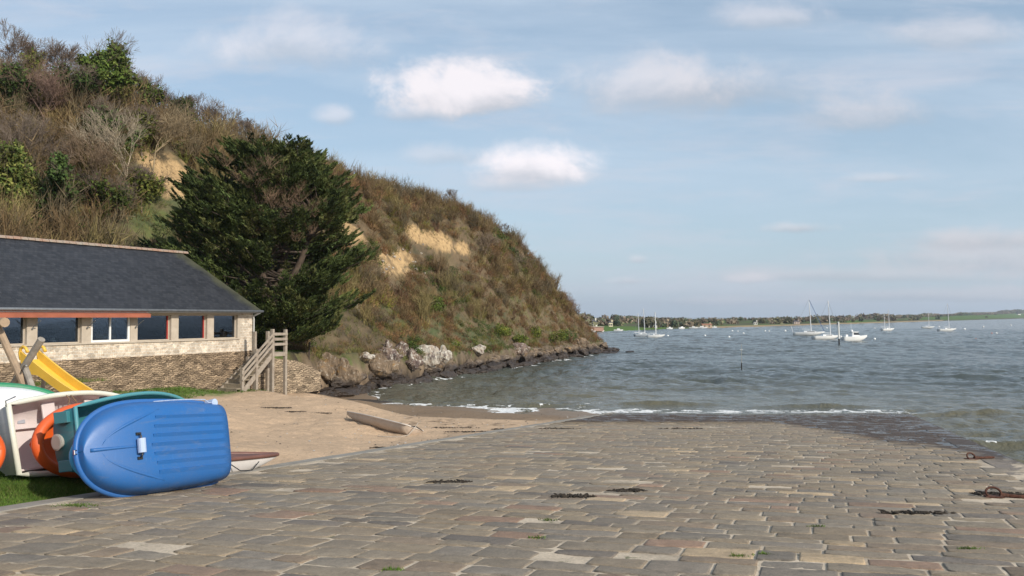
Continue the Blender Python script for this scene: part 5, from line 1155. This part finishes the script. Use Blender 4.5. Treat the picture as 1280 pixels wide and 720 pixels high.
# ---------------- boats afloat ----------------
hullw=simple('boat_white',(.80,.80,.78),.3,.05,1); cab=simple('cabin_white',(.74,.75,.75),.35,.05,1); alu=simple('mast_alloy',(.80,.80,.80),.4,.05); dkw=simple('dark_window',(.03,.035,.045),.2,.05); navy=simple('navy_sailcover',(.05,.12,.30),.8); darkhull=simple('dark_antifoul',(.06,.07,.08),.5); antif=simple('waterline_band',(.12,.10,.09),.6)
def sailboat(label,px,py,lenpx,mast_px,D,yaw=0,lean=-4,mastat=.58,masts=1,hm=hullw,sailm=None,boomlen=.30,frame=False,furl=False):
    L=lenpx*D/F/max(.5,math.cos(R(yaw))); Hm=mast_px*D/F
    p=at(px,py,D); e=empty('sailing_boat',(p[0],D,0),(0,0,R(yaw)),label=label,cat='sailing boat',group='moored boats')
    Bm=L*.30; Dp=L*.085+.22; sub=.22
    xs_,rows_=hullgrid(L,Bm,Dp+sub,1.5,.75,.85,26,8,stern=.72); nj=len(rows_[0]); nx=len(rows_)
    vs=[(x_-L/2,y_,z_-sub+(.06*L*.5*(x_/L)**2)) for r in rows_ for(x_,y_,z_) in r]; fs=[(i*nj+j,i*nj+j+1,(i+1)*nj+j+1,(i+1)*nj+j) for i in range(nx-1) for j in range(nj-1)]+[tuple(range(nj))]
    MB().add(vs,fs).build('hull',hm,e,smooth=True)
    vs=[]
    for i,r in enumerate(rows_): dz=.06*L*.5*(xs_[i]/L)**2-sub; vs+=[(r[0][0]-L/2,r[0][1],r[0][2]+dz),(r[0][0]-L/2,0,r[0][2]+dz+.04),(r[-1][0]-L/2,r[-1][1],r[-1][2]+dz)]
    MB().add(vs,[(i*3+k,i*3+3+k,i*3+4+k,i*3+1+k) for i in range(nx-1) for k in(0,1)]).build('deck',cab,e)
    c0,c1=-L*.16,L*.20; cb=[(c0,Dp-.05),(c1+L*.06,Dp+.02),(c1,Dp+L*.045),(c0,Dp+L*.055)]
    ca_=MB().prism(cb,-Bm*.27,Bm*.27,axis='y').build('cabin',cab,e); MB().lim((c0+.1*L,-Bm*.275,Dp+L*.018),(c1-.03*L,Bm*.275,Dp+L*.036)).build('cabin_window',dkw,ca_)
    lx=math.tan(R(lean))
    for k in range(masts):
        mx_=(mastat-.5)*L-k*L*.36; hh_=Hm*(1 if k==0 else .82); top_=(mx_+lx*hh_,0,Dp+hh_*.0+hh_)
        MB().tube([(mx_,0,Dp-.1),top_],[.11,.08],6).build('mast',alu,e)
        MB().tube([(mx_,0,Dp+L*.10),(mx_-L*boomlen,0,Dp+L*.10+.05)],.06,6).build('boom',sailm or cab,e)
        MB().tube([(L*.49,0,Dp+.2),top_],.022 if not furl else .07,5).build('furled_jib' if furl else 'forestay',navy if furl else zinc,e)
        MB().tube([(-L*.49,0,Dp+.1),top_],.018,5).build('backstay',zinc,e)
        for sg in(-1,1): MB().tube([(mx_-.2,sg*Bm*.45,Dp),(mx_+lx*hh_*.9,0,Dp+hh_*.9)],.014,4).build('shroud',zinc,e)
    if frame: MB().bar((-L*.49,0,Dp-.1),(-L*.56,0,Dp+L*.21),.35,.10).build('stern_gantry',cab,e)
    return e
sailboat('white yacht with a slanting blue furled jib and stern gantry, largest of the moored group',1011,418,37,41,243,yaw=-12,lean=-3.6,furl=True,frame=True)
sailboat('white sloop with a tall mast moored just left of the motor boat',1033,423,36,44,203,yaw=8,lean=-4,mastat=.66,boomlen=.34)
sailboat('dark-hulled ketch with two masts at the left end of the moorings',803,420.3,21,32,232,yaw=14,lean=-3.5,masts=2,mastat=.66,hm=simple('blue_grey_hull',(.32,.36,.40),.4))
sailboat('white sloop overlapping the dark ketch at the left moorings',820,421.5,22,29,222,yaw=-6,lean=-2,mastat=.5)
sailboat('small two-masted white boat between the motor boat and the far right yacht',1110,413.2,19,24,330,yaw=22,lean=-3.5,masts=2,mastat=.62)
sailboat('tiny distant sloop left of the far right yacht',1160,410,15,18,400,yaw=-10,lean=-1)
sailboat('white sloop with a tall plain mast, farthest right of the yachts',1184,413.8,24,32,318,yaw=6,lean=-4,mastat=.62)
# motor boat
D=189; p=at(1068,426,D); L=34*D/F; MBt=empty('motor_boat',(p[0],D,0),(0,0,R(8)),label='white motor boat with a wheelhouse and outboard beside the sloops',cat='motor boat',group='moored boats')
xs_,rows_=hullgrid(L,2.2,1.25,1.6,.6,.7,26,8,stern=.9); nj=len(rows_[0]); nx=len(rows_); vs=[(x_-L/2,y_,z_-.3+.35*(x_/L)**2) for r in rows_ for(x_,y_,z_) in r]; fs=[(i*nj+j,i*nj+j+1,(i+1)*nj+j+1,(i+1)*nj+j) for i in range(nx-1) for j in range(nj-1)]+[tuple(range(nj))]
MB().add(vs,fs).build('hull',hullw,MBt,smooth=True); vs=[]
for i,r in enumerate(rows_): dz=.35*(xs_[i]/L)**2-.3; vs+=[(r[0][0]-L/2,r[0][1],r[0][2]+dz),(r[0][0]-L/2,0,r[0][2]+dz+.02),(r[-1][0]-L/2,r[-1][1],r[-1][2]+dz)]
MB().add(vs,[(i*3+k,i*3+3+k,i*3+4+k,i*3+1+k) for i in range(nx-1) for k in(0,1)]).build('deck',cab,MBt)
wh=MB().prism([(-.9,.9),(1.0,.95),(.45,1.9),(-.8,2.0)],-.75,.75,axis='y').build('wheelhouse',cab,MBt); MB().prism([(-.55,1.35),(.86,1.32),(.52,1.78),(-.55,1.82)],-.765,.765,axis='y').build('side_window',dkw,wh)
MB().lim((-1.05,-.85,1.98),(.65,.85,2.06)).build('roof',cab,wh); MB().tube([(-.7,0,2.05),(-.75,0,3.9)],.03,6).build('antenna',alu,MBt); MB().box((-.5,0,2.25),(.35,.35,.3),taper=.7).build('radar',hullw,MBt)
MB().lim((-L/2-.35,-.2,.1),(-L/2-.02,.2,1.15)).build('outboard',hullw,MBt,bevel=.05); MB().box((-1.7,.2,1.1),(.5,.5,.5)).build('seat',hullw,MBt,bevel=.05)
# posts in the water
p=at(1049,431.5,161); PO=empty('mooring_post',(p[0],161,0),(0,R(-1.6),0),label='white mooring post with a dark foot leaning slightly before the sloop',cat='post'); MB().tube([(0,0,1.2),(0,0,4.3)],[.18,.16],8).build('post',simple('bleached_post',(.75,.75,.72),.7),PO); MB().tube([(0,0,-.6),(0,0,1.2)],[.15,.14],8).build('foot',simple('black_weed',(.02,.02,.018),.6),PO); MB().lim((-.28,-.06,3.75),(-.12,.06,4.15)).build('marker',black,PO)
p=at(927,463,85.5); PO=empty('channel_stake',(p[0],85.5,0),label='thin faint stake with a dark foot standing alone in the bay',cat='post'); MB().tube([(0,0,.75),(0,0,2.6)],[.028,.02],6).build('stake',simple('grey_stake',(.36,.34,.30),.8),PO); MB().tube([(0,0,-.6),(0,0,.75)],[.07,.06],6).build('foot',simple('dark_foot',(.02,.02,.018),.6),PO); MB().tube([(-.16,0,2.0),(.16,0,2.0)],.02,5).build('crosspiece',alu,PO)
buoys=[(834.6,420.4,1.1,'white mooring buoy just right of the leftmost sloop'),(881,420,1,'white buoy alone between the left sloops and the middle of the bay'),(911,421.7,1.1,'nearest white buoy in the middle of the bay'),(915,414,.8,'small far buoy above the nearest middle buoy'),(922,414.4,.7,'tiny far buoy, second from left in the middle row'),(929,417,.9,'white buoy at the right of the middle cluster'),(956,414,.8,'left one of two close far buoys left of the big yacht'),(961,414.2,.7,'right one of two close far buoys left of the big yacht'),(981,414,1.1,'larger white buoy just left of the big yacht'),(1033,410.4,.8,'far buoy between the two tall masts'),(1092.5,424.3,1.25,'large white buoy just right of the motor boat'),(1093,411,.9,'far white buoy left of the small two-masted boat'),(1173,408.6,.8,'small buoy touching the stern of the far right yacht'),(1205,412,1.15,'white buoy right of the far right yacht'),(1228.5,408.7,.9,'distant buoy, left of the last two at far right'),(1244.8,417,1,'nearest white buoy at the far right'),(1263,407,.8,'distant buoy nearest the right edge')]
def buoy(px,py,s,label,m_,grp_):
    D=H*F/(py-396); e=empty('mooring_buoy',(( px-640)/F*D,D,0),label=label,cat='buoy',group=grp_); r_=1.35*s*D/F*1.0; r_=min(r_,.75)
    bm=bmesh.new(); bmesh.ops.create_uvsphere(bm,u_segments=14,v_segments=10,radius=r_); me=bpy.data.meshes.new('float'); 
    for v in bm.verts: v.co.z=v.co.z*.9+r_*.35
    for f in bm.faces:f.smooth=True
    bm.to_mesh(me); bm.free(); link('float',me,m_,e); MB().tube([(0,0,r_*1.2),(0,0,r_*1.55)],r_*.12,6).build('ring_post',zinc,e)
for a in buoys: buoy(*a[:4],hullw,'white mooring buoys in the bay')
orb=simple('orange_buoy',(.55,.16,.08),.5)
buoy(1239,417,.8,'small orange buoy beside the nearest white buoy at far right',orb,'orange buoys in the bay'); buoy(1219,423.5,.6,'faint orange buoy nearer than the other one at far right',orb,'orange buoys in the bay')
# mooring rings, puddles and weed scraps on the slip
rust=simple('rust',(.12,.045,.025),.9,.4,20,.5)
for (px,py,lab,yw) in[(1214,574,'rusty mooring ring higher up the slipway edge, nearer the water',.3),(1242,621,'rusty mooring ring with a chain in the right foreground',-.2)]:
    p=onslip(px,py); e=empty('mooring_ring',tuple(p),(0,0,yw),label=lab,cat='mooring ring'); MB().tube([(math.cos(a)*.10,math.sin(a)*.10*.5,.055+math.sin(a)*.07) for a in np.linspace(0,6.28,17)[:-1]],.016,8,closed=True).build('ring',rust,e,smooth=True)
    MB().tube([(.08,0,.03),(.2,.02,.02),(.32,-.02,.018),(.45,.0,.016),(.58,-.03,.015)],[.03,.028,.024,.03,.02],7).build('shackle_bar',rust,e); MB().box((0,0,.008),(.24,.16,.016)).build('base_plate',rust,e,bevel=.004)
weedm=simple('dried_seaweed',(.045,.032,.02),.85,.4,20,.5)
def seaweed(p,rx,ry,n,label,seed,m_=weedm,h=.03,grp_='scraps of dried seaweed'):
    rg=np.random.default_rng(seed); mb=MB()
    for i in range(n):
        a=rg.uniform(0,6.28); r_=rg.uniform(0,1)**.6; x_,y_=math.cos(a)*r_*rx,math.sin(a)*r_*ry; d=Vector(rg.normal(0,1,3))*.035; d.z=abs(d.z)*.1
        q0=Vector((x_,y_,rg.uniform(.0,h*.5))); mb.tube([q0,q0+d*.6+Vector((0,0,.004)),q0+d*1.4],[.010,.014,.004],4)
    o=mb.build('seaweed',m_,loc=tuple(p)); return tag(o,label,'seaweed',grp_)
for i,(px,py,rx,ry,lab) in enumerate([(565,603,.45,.16,'dark seaweed scrap on the paving, leftmost of the middle ones'),(716,621,.40,.14,'dark seaweed patch in a hollow in the middle of the paving'),(786,614,.32,.12,'dark seaweed scrap just right of the middle hollow'),(1250,618,.5,.14,'dark seaweed by the mooring ring in the right foreground'),(1145,642,.55,.05,'thin dark seaweed line in the right foreground joint'),(700,536,.9,.16,'brown seaweed streak across the paving by the sand, left'),(850,536,1.0,.14,'brown seaweed streak below the wet band in the middle')]):
    seaweed(onslip(px,py),rx*.8,ry*.8,90,lab,i)
def onsand(px,py): return hitg(px,py,14,60)
for i,(px,py,rx,ry,lab) in enumerate([(522,557,.32,.14,'dark seaweed lump on the sand in front of the beached hull'),(483,561,.45,.25,'brown seaweed patch on the sand left of the paving edge'),(400,517,.5,.14,'dark seaweed bit on the upper sand left of the hull'),(345,510,.7,.14,'seaweed streak on the sand nearest the steps'),(365,515,.6,.1,'second seaweed streak on the sand below the steps'),(628,537,.35,.14,'dark seaweed lump at the damp edge of the sand'),(662,536,.2,.1,'small seaweed lump on the damp sand near the paving'),(386,579,.10,.06,'tiny dark seaweed bit by the paving edge'),(560,535,1.2,.12,'tide line of seaweed right of the beached hull'),(590,540,1.0,.12,'tide line of seaweed nearest the paving')]):
    seaweed(onsand(px,py),rx,ry,110,lab,50+i)

# ---------------- the far shore ----------------
spx=[-200,500,700,735,760,800,840,880,1000,1100,1200,1280,1400,1700]; spy=[413,415,415.5,415.5,414.2,412.8,411.2,410.2,406.6,403.6,400.4,398.3,398,398]
hpx=[-200,700,735,790,820,850,900,960,1050,1090,1130,1180,1230,1270,1300,1700]; hpy=[399,399,399.5,400,401,401,400.5,400,398.3,397,397.0,395,393.0,391,390,388]
pxs=np.arange(-200,1700,3.); D0=H*F/(np.interp(pxs,spx,spy)-396); 
fr_=np.array([-.02,0,.01,.03,.06,.1,.16,.24,.34,.46,.6,.8,1.0,1.3]); PXg,FRg=np.meshgrid(pxs,fr_); D0g=np.tile(D0,(len(fr_),1)); Dg=D0g*(1+FRg*.9)
topz=H+(396-np.interp(PXg,hpx,hpy))/F*D0g*1.6; prof_=np.clip(FRg/.7,0,1)**.8; Xg=(PXg-640)/F*Dg; rise=np.maximum(topz,2.5)*prof_+.35*np.clip(FRg*60,-3,1); Zg=rise+1.2*fbm(Xg*.01,Dg*.01,401,3)*np.clip(FRg*4,0,1)
ng=fbm(PXg*.018+FRg*9,FRg*14,403,3); ng2=fbm(Xg*.03,Dg*.01,405,3)
gcol=np.array([.085,.085,.045])[None,None]*(1+.3*ng2)[...,None]
green=sm(.0,.25,ng)*1.0; green=np.maximum(green,((PXg>735)&(PXg<803)&(FRg<.14))*1.); green=np.maximum(green,((PXg>1150)&(FRg>.12)&(FRg<.7))*.95); gcol=gcol*(1-green[...,None])+np.array([.085,.145,.03])*green[...,None]
tan=((PXg>865)&(FRg<.05)&(PXg<1180))*1.; gcol=gcol*(1-tan[...,None])+np.array([.30,.225,.13])*tan[...,None]
tan2=((PXg>820)&(PXg<850)&(FRg>.1)&(FRg<.3))*1.; gcol=gcol*(1-tan2[...,None])+np.array([.25,.19,.12])*tan2[...,None]
ii=np.arange(Xg.size).reshape(Xg.shape); Fq=np.stack([ii[:-1,:-1].ravel(),ii[:-1,1:].ravel(),ii[1:,1:].ravel(),ii[1:,:-1].ravel()],1)
tag(link('far_shore',npmesh('far_shore',np.stack([Xg.ravel(),Dg.ravel(),Zg.ravel()],1),Fq,cols=gcol.reshape(-1,3),smooth=True),vcmat('far_fields',.95,var=.12,scale=.05)),kind='structure')
def farz(px,f): 
    d0_=H*F/(np.interp(px,spx,spy)-396); i=(np.asarray(px)+200)/3.; j=np.interp(f,fr_,np.arange(len(fr_))); i0=np.clip(np.floor(i).astype(int),0,len(pxs)-2); j0=np.clip(np.floor(j).astype(int),0,len(fr_)-2); a=i-i0; b_=j-j0
    z_=(Zg[j0,i0]*(1-a)+Zg[j0,i0+1]*a)*(1-b_)+(Zg[j0+1,i0]*(1-a)+Zg[j0+1,i0+1]*a)*b_; D_=d0_*(1+f*.9); return np.stack([(px-640)/F*D_,D_,z_],-1)
# woodland: crowns of leaf-sized faces in hedge lines and copses
rg=np.random.default_rng(99); TT=[];TC=[]
tpx=[-200,735,745,770,797,812,824,836,860,900,960,1000,1050,1090,1130,1180,1220,1250,1280,1700]; tpy=[393,391,392.5,392.5,392,394,397,395,396.5,396,395,393.5,393.5,391,392.7,391,390,388,385.5,384]
kinds=[((.17,.135,.10),.40),((.14,.135,.08),.25),((.075,.10,.06),.2),((.21,.17,.12),.15)]
blobs=[leaf_blob(70,rg,.6,.5,.28,.35) for _ in range(8)]
for k in range(3300):
    px=rg.uniform(690,1420) if k%6 else rg.uniform(730,830); px=rg.uniform(1090,1420) if k>2500 else px; f=rg.choice([.07,.12,.2,.33,.47,.58,.66,.7])+rg.normal(0,.012)
    if k>2500: f=rg.choice([.6,.68,.74])+rg.normal(0,.02)
    if 735<px<803 and f<.16: continue
    if px>865 and f<.10: continue
    if px>1150 and f<.55 and rg.random()<.93: continue
    if rg.random()<.35 and f<.5: continue
    if k<=2500 and float(vn(px*.045,f*9,407))<.36: continue
    p=farz(np.array([px]),f)[0]; want=H+(396-np.interp(px,tpx,tpy))/F*p[1]; hmax=max(1.5,want-p[2]); hh_=min(hmax*1.1,rg.uniform(2.0,7.5)*(p[1]/520)**.6)*rg.uniform(.55,1.05)*(.55+.8*float(vn(px*.09,f*7,409)))
    kk=rg.random(); cc_=kinds[0][0] if kk<.4 else kinds[1][0] if kk<.65 else kinds[2][0] if kk<.85 else kinds[3][0]
    T=blobs[rg.integers(8)]*np.array([hh_*rg.uniform(.6,1.1)*(1.6 if k>2500 else 1),hh_*.8,hh_*.95])+p-np.array([0,0,.2*hh_]); TT.append(T.reshape(-1,3)); TC.append(np.repeat(np.array(cc_)[None]*rg.uniform(.7,1.3)*rg.uniform(.75,1.25,(len(T),1)),3,0))
tag(trimesh('distant_woodland',TT,TC,veg),kind='stuff')
wallm=simple('pale_render_wall',(.70,.68,.62),.8,.08,.5); creamw=simple('cream_render_wall',(.68,.60,.42),.8,.08,.5); sroof=simple('dark_slate_roof',(.07,.07,.08),.7,.2,.5); rroof=simple('red_tile_roof',(.36,.17,.10),.8,.2,.5)
def house(px,f,w_,h_,rf,wm,rmm,yaw,label):
    p=farz(np.array([float(px)]),f)[0]; e=empty('house',tuple(p),(0,0,R(yaw)),label=label,cat='house',group='houses on the far shore'); MB().box((0,0,h_/2-.5),(w_,w_*.6,h_+1)).build('wall',wm,e)
    MB().prism([(-w_*.34,h_),(w_*.34,h_),(0,h_+rf)],-w_*.53,w_*.53,axis='x').build('roof',rmm,e); MB().box((w_*.36,0,h_+rf),(.5,.5,1.2)).build('chimney',wm,e)
    for xx in(-.25,.2): MB().box((w_*xx,-w_*.3-.01,h_*.5),(.5,.06,.7)).build('window',dkw,e)
house(742,.17,2.4,1.3,1.3,wallm,sroof,35,'white house with a dark steep roof above the green field at the left end')
house(763,.13,1.6,1.5,.6,creamw,sroof,10,'cream house by the hedge above the green field')
house(816,.035,3.4,1.2,.8,wallm,sroof,-12,'white house close to the water behind the left sloops')
house(995,.06,3.6,1.4,.8,simple('pinkish_wall',(.5,.40,.34),.8),sroof,5,'pinkish low house behind the big yacht')
house(944,.07,2.0,1.4,.6,wallm,sroof,0,'small white house in the hedges left of the big yacht')
house(883,.012,4.5,1.1,.6,simple('buff_wall',(.55,.42,.30),.8),rroof,0,'low house with a reddish roof on the far beach')
house(1273,.3,11,3.4,2,wallm,sroof,10,'tiny white house in the green field at the far right')
SH=MB(); p=farz(np.array([742.]),.01)[0]; e=empty('boat_shed',(p[0],p[1],p[2]),label='pinkish flat shed at the waterside left end',cat='shed'); MB().box((0,0,.7),(6.5,3,1.4)).build('wall',simple('salmon_wall',(.50,.30,.22),.8),e); MB().box((0,0,1.47),(6.9,3.4,.14)).build('roof',simple('pale_roof',(.62,.50,.42),.8),e)
for (px,s_,lab) in[(739,1.4,'white boat drawn up at the waterside shed'),(751.5,.9,'small white boat right of the waterside shed'),(773,1.5,'white boat moored below the green field'),(852,1.5,'leftmost white boat along the tan far beach'),(866.5,1.7,'white boat beside the reddish-roofed beach house'),(877,2.3,'largest white boat along the tan far beach'),(837,1.2,'small white boat behind the leftmost sloop'),(893,1.0,'small white boat at the right end of the far beach boats')]:
    d0_=H*F/(np.interp(px,spx,spy)-396)-4; e=empty('small_boat',((px-640)/F*d0_,d0_,0),(0,0,random.uniform(-.5,.5)),label=lab,cat='boat',group='small boats along the far shore')
    L=2.2*s_; xs_,rows_=hullgrid(L,L*.34,.75,1.6,.7,.6,14,5); nj=len(rows_[0]); nx=len(rows_); MB().add([(x_-L/2,y_,z_-.15) for r in rows_ for(x_,y_,z_) in r],[(i*nj+j,i*nj+j+1,(i+1)*nj+j+1,(i+1)*nj+j) for i in range(nx-1) for j in range(nj-1)]+[tuple(range(nj))]).build('hull',hullw,e); MB().box((0,0,.75),(L*.35,L*.2,.5),taper=.8).build('cabin',hullw,e)

# ---------------- the air ----------------
hm,t,b,out=newmat('air'); t.N.remove(b); vv=t.n('ShaderNodeVolumePrincipled'); vv.inputs['Color'].default_value=(.80,.88,1,1); vv.inputs['Density'].default_value=.00011; vv.inputs['Anisotropy'].default_value=.2; t.L.new(vv.outputs[0],out.inputs['Volume'])
hz=MB().lim((-3500,-300,-8),(9200,9500,150)).build('haze',hm); tag(hz,kind='stuff')
